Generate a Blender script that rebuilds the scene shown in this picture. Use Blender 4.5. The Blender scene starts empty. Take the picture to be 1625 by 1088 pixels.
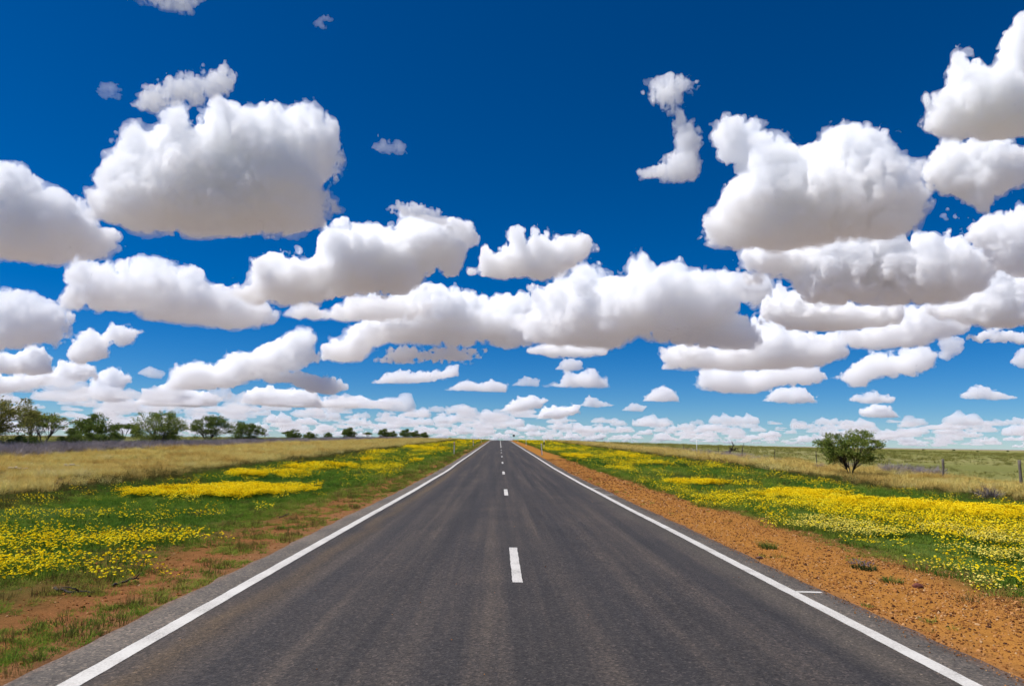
import bpy, math, random
import numpy as np
from concurrent.futures import ThreadPoolExecutor
from mathutils import Matrix, Vector
R = math.radians
sc = bpy.context.scene
COL = sc.collection

# ------------------------------------------------------------------ camera
cam = bpy.data.objects.new('camera', bpy.data.cameras.new('camera'))
COL.objects.link(cam)
sc.camera = cam
cam.data.sensor_width = 36
cam.data.lens = 36 * 1083 / 1625
cam.data.clip_start = 0.1
cam.data.clip_end = 250000
cam.matrix_world = (Matrix.Translation((-0.237, 0, 1.65)) @ Matrix.Rotation(-0.01604, 4, 'Z')
                    @ Matrix.Rotation(math.pi / 2 + 0.14448, 4, 'X') @ Matrix.Rotation(0.01475, 4, 'Z'))

# ------------------------------------------------------------------ sky, sun, exposure
SUN_EL, SUN_AZ = R(60), R(-96)          # azimuth clockwise from the road direction (+Y)
world = bpy.data.worlds.new('World')
sc.world = world
world.use_nodes = True
wn = world.node_tree
sky = wn.nodes.new('ShaderNodeTexSky')
sky.sky_type = 'NISHITA'
sky.sun_disc = False
sky.sun_elevation = SUN_EL
sky.sun_rotation = SUN_AZ
sky.air_density = 0.75
sky.dust_density = 0.0
sky.ozone_density = 10.0
hsv = wn.nodes.new('ShaderNodeHueSaturation')
hsv.inputs['Saturation'].default_value = 1.3      # polarising filter: deeper, purer blue
hsv.inputs['Hue'].default_value = 0.499
gam = wn.nodes.new('ShaderNodeGamma')
gam.inputs['Gamma'].default_value = 1.1
wn.links.new(sky.outputs[0], hsv.inputs['Color'])
wn.links.new(hsv.outputs[0], gam.inputs['Color'])
wn.links.new(gam.outputs[0], wn.nodes['Background'].inputs[0])
wn.nodes['Background'].inputs[1].default_value = 0.067
sun = bpy.data.lights.new('sun', 'SUN')
sun.energy = 5.0
sun.angle = R(0.53)
sun.color = (1.0, 0.975, 0.95)
sun_o = bpy.data.objects.new('sun', sun)
COL.objects.link(sun_o)
sd = Vector((math.sin(SUN_AZ) * math.cos(SUN_EL), math.cos(SUN_AZ) * math.cos(SUN_EL), math.sin(SUN_EL)))
sun_o.rotation_euler = sd.to_track_quat('Z', 'Y').to_euler()
sc.view_settings.view_transform = 'Standard'
sc.view_settings.look = 'None'
sc.view_settings.exposure = 0.16
sc.view_settings.gamma = 1.0
sc.view_settings.use_curve_mapping = False
cy = sc.cycles
cy.use_denoising = True
cy.use_adaptive_sampling = True
cy.adaptive_threshold = 0.045
cy.adaptive_min_samples = 16
cy.max_bounces = 30
cy.volume_bounces = 30
cy.diffuse_bounces = 3
cy.glossy_bounces = 2
cy.transmission_bounces = 3
cy.transparent_max_bounces = 48

# ------------------------------------------------------------------ helpers
_tab = np.random.default_rng(5)
TAB = _tab.random((32, 32, 32)).astype(np.float32) * 2 - 1


def vnoise(p):
    """value noise in -1..1 at points p (n,3)"""
    fl = np.floor(p)
    i = fl.astype(np.int32)
    f = (p - fl).astype(np.float32)
    f = f * f * f * (f * (f * 6 - 15) + 10)
    i0 = i & 31
    i1 = (i0 + 1) & 31
    fx, fy, fz = f[:, 0], f[:, 1], f[:, 2]
    T = TAB.ravel()
    X0, X1 = i0[:, 0] * 1024, i1[:, 0] * 1024
    Y0, Y1 = i0[:, 1] * 32, i1[:, 1] * 32
    Z0, Z1 = i0[:, 2], i1[:, 2]
    def lx(yz):
        a = T[X0 + yz]
        return a + (T[X1 + yz] - a) * fx
    a, b, c, d = lx(Y0 + Z0), lx(Y1 + Z0), lx(Y0 + Z1), lx(Y1 + Z1)
    a = a + (b - a) * fy
    c = c + (d - c) * fy
    return a + (c - a) * fz


def noise2(x, y, s, seed=0, octaves=2):
    x = np.asarray(x, float).ravel(); y = np.asarray(y, float).ravel()
    out = np.zeros(len(x)); a = 1.0; tot = 0
    for o in range(octaves):
        p = np.stack([x / s + seed * 3.7, y / s + seed * 1.9, np.full(len(x), seed * 0.77 + o * 5.3)], 1)
        out += a * vnoise(p); tot += a; a *= 0.5; s *= 0.5
    return out / tot


def mesh_np(name, V, faces, mats, smooth=False, fmat=None):
    """faces: (n,k) int array or a list of such arrays"""
    me = bpy.data.meshes.new(name)
    V = np.asarray(V, np.float32)
    fl = faces if isinstance(faces, list) else [faces]
    fl = [np.asarray(f, np.int32) for f in fl if len(f)]
    me.vertices.add(len(V))
    me.vertices.foreach_set('co', V.ravel())
    nl = sum(f.size for f in fl); nf = sum(len(f) for f in fl)
    me.loops.add(nl)
    me.loops.foreach_set('vertex_index', np.concatenate([f.ravel() for f in fl]))
    sizes = np.concatenate([np.full(len(f), f.shape[1], np.int32) for f in fl])
    starts = np.concatenate([[0], np.cumsum(sizes)[:-1]]).astype(np.int32)
    me.polygons.add(nf)
    me.polygons.foreach_set('loop_start', starts)
    if fmat is not None:
        me.polygons.foreach_set('material_index', np.asarray(fmat, np.int32))
    me.polygons.foreach_set('use_smooth', np.full(nf, smooth, bool))
    for m in (mats if isinstance(mats, (list, tuple)) else [mats]):
        me.materials.append(m)
    me.update(calc_edges=True)
    return me


def obj(name, me, parent=None, loc=(0, 0, 0), rotz=0.0, scale=1.0):
    o = bpy.data.objects.new(name, me)
    COL.objects.link(o)
    o.parent = parent
    o.location = loc
    o.rotation_euler = (0, 0, rotz)
    o.scale = (scale,) * 3 if not isinstance(scale, tuple) else scale
    return o


def tag(o, label=None, cat=None, group=None, kind=None):
    if label: o['label'] = label
    if cat: o['category'] = cat
    if group: o['group'] = group
    if kind: o['kind'] = kind
    return o


class MB:
    """collects vertices and faces of one part"""
    def __init__(s):
        s.v = []; s.f = {}; s.n = 0
    def add(s, V, F):
        V = np.asarray(V, float); F = np.asarray(F, int)
        s.v.append(V); s.f.setdefault(F.shape[1], []).append(F + s.n); s.n += len(V)
    def tube(s, pts, rad, k=6, cap=True):
        pts = np.asarray(pts, float); n = len(pts); rad = np.broadcast_to(np.asarray(rad, float), (n,))
        t = np.gradient(pts, axis=0); t /= np.linalg.norm(t, axis=1)[:, None] + 1e-9
        ref = np.where(np.abs(t[:, 2:3]) > 0.9, [[1., 0, 0]], [[0., 0, 1]])
        u = np.cross(t, ref); u /= np.linalg.norm(u, axis=1)[:, None] + 1e-9
        w = np.cross(t, u)
        a = np.arange(k) * 2 * math.pi / k
        V = pts[:, None] + rad[:, None, None] * (np.cos(a)[None, :, None] * u[:, None] + np.sin(a)[None, :, None] * w[:, None])
        i = np.arange(n - 1)[:, None] * k; j = np.arange(k)[None]; j2 = (j + 1) % k
        F = np.stack([i + j, i + j2, i + k + j2, i + k + j], -1).reshape(-1, 4)
        s.add(V.reshape(-1, 3), F)
        if cap:
            s.f.setdefault(k, []).append(np.array([np.arange(k)[::-1], np.arange(k) + (n - 1) * k]) + s.n - n * k)
    def box(s, lo, hi, bev=0.0):
        (x0, y0, z0), (x1, y1, z1) = lo, hi
        b = bev
        def ring(x0, x1, y0, y1, z):
            return [(x0 + b, y0, z), (x1 - b, y0, z), (x1, y0 + b, z), (x1, y1 - b, z), (x1 - b, y1, z), (x0 + b, y1, z), (x0, y1 - b, z), (x0, y0 + b, z)]
        if b <= 0:
            V = [(x0, y0, z0), (x1, y0, z0), (x1, y1, z0), (x0, y1, z0), (x0, y0, z1), (x1, y0, z1), (x1, y1, z1), (x0, y1, z1)]
            s.add(V, [(3, 2, 1, 0), (4, 5, 6, 7), (0, 1, 5, 4), (1, 2, 6, 5), (2, 3, 7, 6), (3, 0, 4, 7)])
        else:
            V = ring(x0, x1, y0, y1, z0) + ring(x0, x1, y0, y1, z1)
            s.add(V, [(i, (i + 1) % 8, (i + 1) % 8 + 8, i + 8) for i in range(8)])
            s.f.setdefault(8, []).append(np.array([list(range(8))[::-1], list(range(8, 16))]) + s.n - 16)
    def mesh(s, name, mat, smooth=False):
        return mesh_np(name, np.concatenate(s.v), [np.concatenate(f) for f in s.f.values()], mat, smooth)


def mat_new(name):
    m = bpy.data.materials.new(name)
    m.use_nodes = True
    m.node_tree.nodes.clear()
    return m, m.node_tree.nodes, m.node_tree.links


def N(nodes, kind, **inp):
    n = nodes.new(kind)
    for k, v in inp.items():
        if k.startswith('p_'):
            setattr(n, k[2:], v)
        else:
            n.inputs[k.replace('_', ' ')].default_value = v
    return n


def ramp(nodes, stops, interp='LINEAR'):
    n = nodes.new('ShaderNodeValToRGB')
    e = n.color_ramp.elements
    n.color_ramp.interpolation = interp
    while len(e) < len(stops): e.new(0.5)
    for el, (p, c) in zip(e, sorted(stops, key=lambda q: q[0])):
        el.position = p
    for el, (p, c) in zip(e, sorted(stops, key=lambda q: q[0])):
        el.color = (*c, 1) if len(c) == 3 else c
    return n


def mixc(nodes, links, fac, a, b, blend='MIX'):
    n = nodes.new('ShaderNodeMix'); n.data_type = 'RGBA'; n.blend_type = blend
    for sock, v in ((0, fac), (6, a), (7, b)):
        if hasattr(v, 'is_linked') or hasattr(v, 'links'):
            links.new(v, n.inputs[sock])
        else:
            n.inputs[sock].default_value = v if sock == 0 else (*v, 1)
    return n.outputs[2]


def math_(nodes, links, op, a, b=0.0, c=0.0):
    n = nodes.new('ShaderNodeMath'); n.operation = op
    for i, v in enumerate((a, b, c)):
        if hasattr(v, 'links'): links.new(v, n.inputs[i])
        else: n.inputs[i].default_value = v
    return n.outputs[0]


def simple_mat(name, col, col2=None, rough=0.8, scale=8.0, bump=0.0, spec=0.3):
    m, n, l = mat_new(name)
    out = n.new('ShaderNodeOutputMaterial')
    p = N(n, 'ShaderNodeBsdfPrincipled', Roughness=rough)
    p.inputs['Specular IOR Level'].default_value = spec
    l.new(p.outputs[0], out.inputs[0])
    tc = n.new('ShaderNodeTexCoord')
    nz = N(n, 'ShaderNodeTexNoise', Scale=scale, Detail=5.0)
    l.new(tc.outputs['Object'], nz.inputs['Vector'])
    r = ramp(n, [(0.3, col), (0.7, col2 or tuple(c * 0.7 for c in col))])
    l.new(nz.outputs[0], r.inputs[0]); l.new(r.outputs[0], p.inputs['Base Color'])
    if bump:
        b = N(n, 'ShaderNodeBump', Strength=bump, Distance=0.02)
        l.new(nz.outputs[0], b.inputs['Height']); l.new(b.outputs[0], p.inputs['Normal'])
    return m


def leaf_mat(name, cols, transl=0.3, island=False, spread=0.3):
    """foliage: colour picked by the instance's tint (or per leaf), some light passes through"""
    m, n, l = mat_new(name)
    out = n.new('ShaderNodeOutputMaterial')
    df = n.new('ShaderNodeBsdfDiffuse'); tr = n.new('ShaderNodeBsdfTranslucent')
    mx = N(n, 'ShaderNodeMixShader', Fac=transl)
    k = len(cols)
    r = ramp(n, [(i / max(1, k - 1), c) for i, c in enumerate(cols)])
    if island:
        g = n.new('ShaderNodeNewGeometry'); l.new(g.outputs['Random Per Island'], r.inputs[0])
    else:
        a = N(n, 'ShaderNodeAttribute', p_attribute_type='INSTANCER', p_attribute_name='tint')
        g = n.new('ShaderNodeNewGeometry')
        v = math_(n, l, 'MULTIPLY_ADD', g.outputs['Random Per Island'], spread, a.outputs['Fac'])
        v = math_(n, l, 'SUBTRACT', v, spread / 2)
        l.new(v, r.inputs[0])
    l.new(r.outputs[0], df.inputs[0]); l.new(r.outputs[0], tr.inputs[0])
    l.new(df.outputs[0], mx.inputs[1]); l.new(tr.outputs[0], mx.inputs[2]); l.new(mx.outputs[0], out.inputs[0])
    return m


def scatter(name, label, cat, pts, scl, tint, templates, seed=0, tilt=0.15, idx=None):
    """one 'stuff' object: every point carries an instance of one of the template meshes"""
    rng = np.random.default_rng(seed)
    n = len(pts)
    me = bpy.data.meshes.new(name)
    me.vertices.add(n)
    me.vertices.foreach_set('co', np.asarray(pts, np.float32).ravel())
    rot = np.stack([rng.normal(0, tilt, n), rng.normal(0, tilt, n), rng.random(n) * 6.283], 1).astype(np.float32)
    me.attributes.new('rot', 'FLOAT_VECTOR', 'POINT').data.foreach_set('vector', rot.ravel())
    me.attributes.new('scl', 'FLOAT', 'POINT').data.foreach_set('value', np.asarray(scl, np.float32))
    me.attributes.new('tint', 'FLOAT', 'POINT').data.foreach_set('value', np.asarray(tint, np.float32))
    ids = rng.integers(0, len(templates), n) if idx is None else idx
    me.attributes.new('pick', 'INT', 'POINT').data.foreach_set('value', np.asarray(ids, np.int32))
    o = obj(name, me)
    tag(o, label, cat, kind='stuff')
    lib = bpy.data.collections.new(name + '_library')
    for i, t in enumerate(templates):
        lib.objects.link(bpy.data.objects.new('%s_piece_%02d' % (name, i), t))
    ng = bpy.data.node_groups.new(name + '_scatter', 'GeometryNodeTree')
    ng.interface.new_socket('Geometry', in_out='INPUT', socket_type='NodeSocketGeometry')
    ng.interface.new_socket('Geometry', in_out='OUTPUT', socket_type='NodeSocketGeometry')
    nn, ll = ng.nodes, ng.links
    gi = nn.new('NodeGroupInput'); go = nn.new('NodeGroupOutput')
    ip = nn.new('GeometryNodeInstanceOnPoints')
    ci = nn.new('GeometryNodeCollectionInfo'); ci.inputs['Collection'].default_value = lib
    ci.inputs['Separate Children'].default_value = True; ci.inputs['Reset Children'].default_value = True
    def na(nm, t):
        a = nn.new('GeometryNodeInputNamedAttribute'); a.data_type = t; a.inputs['Name'].default_value = nm
        return a.outputs['Attribute']
    er = nn.new('FunctionNodeEulerToRotation')
    ll.new(na('rot', 'FLOAT_VECTOR'), er.inputs[0])
    ll.new(gi.outputs[0], ip.inputs['Points']); ll.new(ci.outputs[0], ip.inputs['Instance'])
    ip.inputs['Pick Instance'].default_value = True
    ll.new(na('pick', 'INT'), ip.inputs['Instance Index'])
    ll.new(er.outputs[0], ip.inputs['Rotation']); ll.new(na('scl', 'FLOAT'), ip.inputs['Scale'])
    ll.new(ip.outputs[0], go.inputs[0])
    md = o.modifiers.new('scatter', 'NODES'); md.node_group = ng
    return o

# ------------------------------------------------------------------ terrain
KY = [-100, 25, 39, 55, 85, 115, 145, 194, 270, 320, 360, 450, 600, 900, 1400]
KZ = [0, 0, .05, .27, .60, .95, 1.28, 1.86, 2.42, 2.55, 2.5, 2.1, 1.4, .4, 0]
_yy = np.arange(-100, 1500, 1.0)
_k = np.exp(-np.linspace(-2, 2, 41) ** 2); _k /= _k.sum()
_zz = np.convolve(np.pad(np.interp(_yy, KY, KZ), 20, mode='edge'), _k, 'valid')


def terrain(x, y):
    x = np.asarray(x, float)
    return np.interp(y, _yy, _zz) * np.exp(-(x / np.where(x < 0, 220., 130.)) ** 2)


EDGE_L, EDGE_R = -3.56, 3.62       # edges of the sealed road


def ground_z(x, y):
    """terrain with the road bed let into it and a few centimetres of unevenness on the verges"""
    x = np.asarray(x, float).ravel(); y = np.asarray(y, float).ravel()
    z = terrain(x, y)
    off = np.maximum(x - EDGE_R, EDGE_L - x)            # > 0 outside the seal
    rough = noise2(x, y, 1.6, 3, 3) * 0.035 + noise2(x, y, 7, 4, 2) * 0.06
    k = np.clip(off / 2.5, 0, 1)
    z = z - 0.03 - 0.07 * np.clip(off / 4.0, 0, 1) + rough * k
    return np.where(off < -0.12, terrain(x, y) - 0.25, z)


def road_z(x, y):
    return terrain(0 * np.asarray(x, float), y) + 0.045 - 0.016 * np.abs(x)

# ------------------------------------------------------------------ ground
def spaced(a, b, s0, grow):
    out = [a]; s = s0
    while out[-1] < b:
        out.append(out[-1] + s); s *= grow
    return out

gx = list(np.arange(-16, -3.7, 0.2)) + [-3.68, -3.5, -3.4, -1.5, 0, 1.5, 3.4, 3.55, 3.72] + list(np.arange(3.9, 18, 0.2))
gx = sorted(set([-q for q in spaced(16, 70000, 0.3, 1.12)][1:] + gx + spaced(18, 70000, 0.3, 1.12)))
gy = sorted(set([-q for q in spaced(0, 30000, 2, 1.5)] + list(np.arange(0, 40, 0.22)) + spaced(40, 80000, 0.25, 1.045)))
gx = np.array(gx); gy = np.array(gy)
GX, GY = np.meshgrid(gx, gy, indexing='ij')
GZ = ground_z(GX, GY).reshape(GX.shape)
i = np.arange(len(gx) - 1)[:, None] * len(gy) + np.arange(len(gy) - 1)[None]
Fg = np.stack([i, i + len(gy), i + len(gy) + 1, i + 1], -1).reshape(-1, 4)

m, n, l = mat_new('ground')
out = n.new('ShaderNodeOutputMaterial')
pb = N(n, 'ShaderNodeBsdfDiffuse', Roughness=0.6)
l.new(pb.outputs[0], out.inputs[0])
geo = n.new('ShaderNodeNewGeometry')
sep = n.new('ShaderNodeSeparateXYZ'); l.new(geo.outputs['Position'], sep.inputs[0])
nA = N(n, 'ShaderNodeTexNoise', Scale=0.35, Detail=6.0, Roughness=0.65); l.new(geo.outputs['Position'], nA.inputs['Vector'])
nB = N(n, 'ShaderNodeTexNoise', Scale=6.0, Detail=6.0, Roughness=0.7); l.new(geo.outputs['Position'], nB.inputs['Vector'])
nC = N(n, 'ShaderNodeTexNoise', Scale=60.0, Detail=4.0, Roughness=0.7); l.new(geo.outputs['Position'], nC.inputs['Vector'])
nD = N(n, 'ShaderNodeTexNoise', Scale=0.03, Detail=6.0, Roughness=0.65); l.new(geo.outputs['Position'], nD.inputs['Vector'])
# wander of the belt borders, smaller close to the road
ax = math_(n, l, 'ABSOLUTE', sep.outputs['X'])
wa = math_(n, l, 'MULTIPLY', math_(n, l, 'MINIMUM', math_(n, l, 'SUBTRACT', ax, 3.4), 12.0), 0.30)
xs = math_(n, l, 'MULTIPLY_ADD', math_(n, l, 'SUBTRACT', nA.outputs[0], 0.5), wa, sep.outputs['X'])
xs = math_(n, l, 'MULTIPLY_ADD', math_(n, l, 'SUBTRACT', nB.outputs[0], 0.5), 0.5, xs)
u = math_(n, l, 'MULTIPLY_ADD', xs, 1 / 100.0, 0.5)
P_ = lambda x: min(1, max(0, x / 100.0 + 0.5))
FIELD = (.225, .215, .075); DRY = (.46, .34, .11); GREEN = (.080, .125, .024); RED = (.33, .135, .050); ORANGE = (.42, .185, .040)
belt = ramp(n, [(P_(-48), FIELD), (P_(-43), (.13, .12, .05)), (P_(-41), (.13, .10, .075)), (P_(-34.5), (.15, .115, .08)), (P_(-33), DRY),
                (P_(-16.5), (.26, .18, .065)), (P_(-15), (.10, .085, .03)), (P_(-13.5), GREEN), (P_(-6.5), GREEN), (P_(-5.2), (.20, .115, .038)), (P_(-4.4), RED), (P_(-3.4), (.30, .155, .07)),
                (P_(3.5), (.30, .14, .055)), (P_(4.0), ORANGE), (P_(5.4), (.39, .170, .042)), (P_(6.1), (.12, .085, .028)), (P_(6.8), GREEN), (P_(15.5), GREEN), (P_(17.0), (.14, .085, .035)),
                (P_(18.5), (.32, .205, .08)), (P_(24), DRY), (P_(26.5), (.20, .17, .05)), (P_(28), FIELD)])
l.new(u, belt.inputs[0])
col = belt.outputs[0]
# paddock: pale straw and green drifts
fieldmask = math_(n, l, 'GREATER_THAN', math_(n, l, 'ABSOLUTE', math_(n, l, 'SUBTRACT', xs, -9.0)), 37.0)
drift = ramp(n, [(0.35, (.165, .175, .05)), (0.5, (.245, .235, .08)), (0.62, (.31, .265, .12)), (0.75, (.25, .215, .10))])
l.new(nD.outputs[0], drift.inputs[0])
col = mixc(n, l, math_(n, l, 'MULTIPLY', fieldmask, 0.75), col, drift.outputs[0])
# open plains well away from the road: pale reddish colour added to bounce light onto cloud bases
rad = N(n, 'ShaderNodeVectorMath', p_operation='LENGTH'); l.new(geo.outputs['Position'], rad.inputs[0])
farm = N(n, 'ShaderNodeMapRange'); l.new(rad.outputs['Value'], farm.inputs[0]); farm.inputs[1].default_value = 1300; farm.inputs[2].default_value = 2600
col = mixc(n, l, farm.outputs[0], col, (.34, .275, .235))
# fine mottling of soil and litter
v = ramp(n, [(0.25, (.55, .55, .55)), (0.55, (1, 1, 1)), (0.75, (1.0, .95, .9))])
l.new(nB.outputs[0], v.inputs[0])
col = mixc(n, l, 0.85, col, v.outputs[0], 'MULTIPLY')
v2 = ramp(n, [(0.32, (.42, .38, .36)), (0.48, (.95, .95, .95)), (0.62, (1.15, 1.2, 1.25))])
l.new(nC.outputs[0], v2.inputs[0])
col = mixc(n, l, 0.8, col, v2.outputs[0], 'MULTIPLY')
l.new(col, pb.inputs[0])
bp = N(n, 'ShaderNodeBump', Strength=0.6, Distance=0.03)
l.new(nC.outputs[0], bp.inputs['Height']); l.new(bp.outputs[0], pb.inputs['Normal'])
ground = obj('ground', mesh_np('ground', np.stack([GX, GY, GZ], -1).reshape(-1, 3), Fg, m, smooth=True))
tag(ground, kind='structure')

# ------------------------------------------------------------------ road
ry = np.array(sorted(set(list(np.arange(-25, 2, 3.0)) + list(np.arange(2, 40, 0.08)) + spaced(40, 900, 0.2, 1.02))))
def edge_wave(y, seed):
    k = np.clip(20 / np.maximum(y, 1), 0.2, 1)
    return noise2(y, y * 0, 0.5, seed, 3) * 0.055 + noise2(y, y * 0, 3.0, seed + 1, 2) * 0.08
eL = EDGE_L + edge_wave(ry, 11); eR = EDGE_R + edge_wave(ry, 17)
cols = [eL - 0.05, eL, np.full_like(ry, -3.2), np.full_like(ry, -1.6), np.zeros_like(ry), np.full_like(ry, 1.6), np.full_like(ry, 3.2), eR, eR + 0.05]
Vr = []
for k, c in enumerate(cols):
    z = road_z(c, ry) - (0.06 if k in (0, len(cols) - 1) else 0)
    Vr.append(np.stack([c, ry, z], 1))
Vr = np.stack(Vr, 0)
i = np.arange(len(cols) - 1)[:, None] * len(ry) + np.arange(len(ry) - 1)[None]
Fr = np.stack([i, i + len(ry), i + len(ry) + 1, i + 1], -1).reshape(-1, 4)
m, n, l = mat_new('asphalt')
out = n.new('ShaderNodeOutputMaterial')
pb = N(n, 'ShaderNodeBsdfPrincipled', Roughness=0.82); pb.inputs['Specular IOR Level'].default_value = 0.25
l.new(pb.outputs[0], out.inputs[0])
geo = n.new('ShaderNodeNewGeometry'); sep = n.new('ShaderNodeSeparateXYZ'); l.new(geo.outputs['Position'], sep.inputs[0])
mp = N(n, 'ShaderNodeMapping'); mp.inputs['Scale'].default_value = (2.6, 0.05, 0); l.new(geo.outputs['Position'], mp.inputs['Vector'])
streak = N(n, 'ShaderNodeTexNoise', Scale=1.0, Detail=5.0, Roughness=0.6); l.new(mp.outputs[0], streak.inputs['Vector'])
blot = N(n, 'ShaderNodeTexNoise', Scale=0.55, Detail=5.0, Roughness=0.6); l.new(geo.outputs['Position'], blot.inputs['Vector'])
agg = N(n, 'ShaderNodeTexVoronoi', Scale=60.0); l.new(geo.outputs['Position'], agg.inputs['Vector'])
fine = N(n, 'ShaderNodeTexNoise', Scale=140.0, Detail=3.0, Roughness=0.7); l.new(geo.outputs['Position'], fine.inputs['Vector'])
base = ramp(n, [(0.38, (.032, .028, .027)), (0.46, (.044, .038, .035)), (0.53, (.057, .047, .041)), (0.61, (.082, .065, .052))])
sb = math_(n, l, 'MULTIPLY_ADD', blot.outputs[0], 0.22, math_(n, l, 'MULTIPLY', streak.outputs[0], 0.78))
l.new(sb, base.inputs[0])
col = base.outputs[0]
def bell(center, width):
    d = math_(n, l, 'DIVIDE', math_(n, l, 'SUBTRACT', math_(n, l, 'MULTIPLY_ADD', math_(n, l, 'SUBTRACT', blot.outputs[0], .5), .5, sep.outputs['X']), center), width)
    return math_(n, l, 'POWER', 2.718, math_(n, l, 'MULTIPLY', math_(n, l, 'MULTIPLY', d, d), -1.0))
# tyre polished bands
for cx_, w_, k_ in ((-2.15, .30, .30), (-0.75, .30, .38), (1.0, .28, .30), (2.35, .30, .28)):
    col = mixc(n, l, math_(n, l, 'MULTIPLY', bell(cx_, w_), k_), col, (.030, .029, .032))
# dust drift inside the left line, paler chip seal outside the lines
dust = math_(n, l, 'MULTIPLY', bell(-2.68, .15), math_(n, l, 'MULTIPLY', streak.outputs[0], 1.1))
col = mixc(n, l, dust, col, (.120, .080, .042))
dust2 = math_(n, l, 'MULTIPLY', bell(2.88, .20), 0.35)
col = mixc(n, l, dust2, col, (.14, .115, .085))
ax = math_(n, l, 'ABSOLUTE', sep.outputs['X'])
sh = N(n, 'ShaderNodeMapRange'); l.new(ax, sh.inputs[0]); sh.inputs[1].default_value = 3.02; sh.inputs[2].default_value = 3.22
shc = ramp(n, [(0.38, (.098, .083, .068)), (0.62, (.145, .120, .096))]); l.new(blot.outputs[0], shc.inputs[0])
col = mixc(n, l, sh.outputs[0], col, shc.outputs[0])
ed = N(n, 'ShaderNodeMapRange'); l.new(math_(n, l, 'MULTIPLY_ADD', fine.outputs[0], 0.2, ax), ed.inputs[0]); ed.inputs[1].default_value = 3.58; ed.inputs[2].default_value = 3.78
col = mixc(n, l, math_(n, l, 'MULTIPLY', ed.outputs[0], 0.6), col, (.28, .13, .06))
sp = ramp(n, [(0.0, (.25, .25, .26)), (0.4, (.8, .8, .8)), (0.75, (1.1, 1.1, 1.1)), (1.0, (2.6, 2.4, 2.2))])
l.new(agg.outputs['Color'], sp.inputs[0])
col = mixc(n, l, 0.75, col, sp.outputs[0], 'MULTIPLY')
sp2 = ramp(n, [(0.3, (.6, .6, .6)), (0.5, (1, 1, 1)), (0.72, (1.0, 1.0, 1.0))]); l.new(fine.outputs[0], sp2.inputs[0])
col = mixc(n, l, 0.8, col, sp2.outputs[0], 'MULTIPLY')
grit = N(n, 'ShaderNodeTexNoise', Scale=22.0, Detail=4.0, Roughness=0.8); l.new(geo.outputs['Position'], grit.inputs['Vector'])
sp3 = ramp(n, [(0.36, (.62, .62, .63)), (0.5, (1, 1, 1)), (0.64, (1.45, 1.4, 1.32))]); l.new(grit.outputs[0], sp3.inputs[0])
col = mixc(n, l, 0.85, col, sp3.outputs[0], 'MULTIPLY')
l.new(col, pb.inputs['Base Color'])
bp = N(n, 'ShaderNodeBump', Strength=0.5, Distance=0.006); l.new(agg.outputs['Distance'], bp.inputs['Height']); l.new(bp.outputs[0], pb.inputs['Normal'])
road = obj('road', mesh_np('road', Vr.reshape(-1, 3), Fr, m, smooth=True))
tag(road, kind='structure')

m, n, l = mat_new('road_paint')
out = n.new('ShaderNodeOutputMaterial'); pb = N(n, 'ShaderNodeBsdfPrincipled', Roughness=0.6)
l.new(pb.outputs[0], out.inputs[0])
geo = n.new('ShaderNodeNewGeometry')
fz = N(n, 'ShaderNodeTexNoise', Scale=45.0, Detail=5.0, Roughness=0.75); l.new(geo.outputs['Position'], fz.inputs['Vector'])
bz = N(n, 'ShaderNodeTexNoise', Scale=2.2, Detail=4.0); l.new(geo.outputs['Position'], bz.inputs['Vector'])
wear = math_(n, l, 'MULTIPLY_ADD', bz.outputs[0], 0.35, math_(n, l, 'MULTIPLY', fz.outputs[0], 0.65))
r = ramp(n, [(0.34, (.14, .13, .115)), (0.43, (.44, .405, .355)), (0.55, (.60, .565, .505))]); l.new(wear, r.inputs[0])
l.new(r.outputs[0], pb.inputs['Base Color'])
PAINT = m


def marking(name, x0, x1, y0, y1, step, jag=0.006, seed=1, label=None):
    y = np.arange(y0, y1 + step * 0.5, step)
    a = x0 + noise2(y, y * 0, 0.12, seed, 2) * jag; b = x1 + noise2(y, y * 0, 0.12, seed + 3, 2) * jag
    V = np.concatenate([np.stack([a, y, road_z(a, y) + 0.004], 1), np.stack([b, y, road_z(b, y) + 0.004], 1)])
    k = len(y); i = np.arange(k - 1)
    o = obj(name, mesh_np(name, V, np.stack([i, i + k, i + k + 1, i + 1], 1), PAINT), road)
    if label: o['label'] = label
    return o


def long_marking(name, xc, w, y0, seed, y1=600, label=None):
    y = np.array([q for q in ry if q >= y0 and q <= y1])
    sw = noise2(y, y * 0, 9.0, seed, 2) * 0.035
    a = xc - w / 2 + sw + noise2(y, y * 0, 0.15, seed + 1, 2) * 0.007; b = xc + w / 2 + sw + noise2(y, y * 0, 0.15, seed + 2, 2) * 0.007
    up = 0.004 + np.clip(y - 60, 0, 300) * 0.00005
    V = np.concatenate([np.stack([a, y, road_z(a, y) + up], 1), np.stack([b, y, road_z(b, y) + up], 1)])
    k = len(y); i = np.arange(k - 1)
    o = obj(name, mesh_np(name, V, np.stack([i, i + k, i + k + 1, i + 1], 1), PAINT), road)
    if label: o['label'] = label

long_marking('edge_line', -3.09, 0.155, -25, 21, label='white edge line along the left side of the road')
long_marking('edge_line', 3.14, 0.150, -25, 27, label='white edge line along the right side of the road')
for k in range(7):
    marking('centre_dash', -0.06, 0.06, 8.23 + 13.03 * k, 8.23 + 13.03 * k + 2.66, 0.06, seed=40 + k)
long_marking('centre_line', 0.0, 0.11, 101.0, 33, 330, label='unbroken white centre line near the crest of the road')
for (x0, x1, y0, y1) in ((3.22, 3.50, 8.10, 8.18), (3.22, 3.52, 22.75, 22.86), (3.22, 3.52, 25.85, 25.97)):
    marking('paint_tick', x0, x1, y0, y1, (y1 - y0) / 3.0, jag=0.02, seed=int(y0 * 3))

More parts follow.
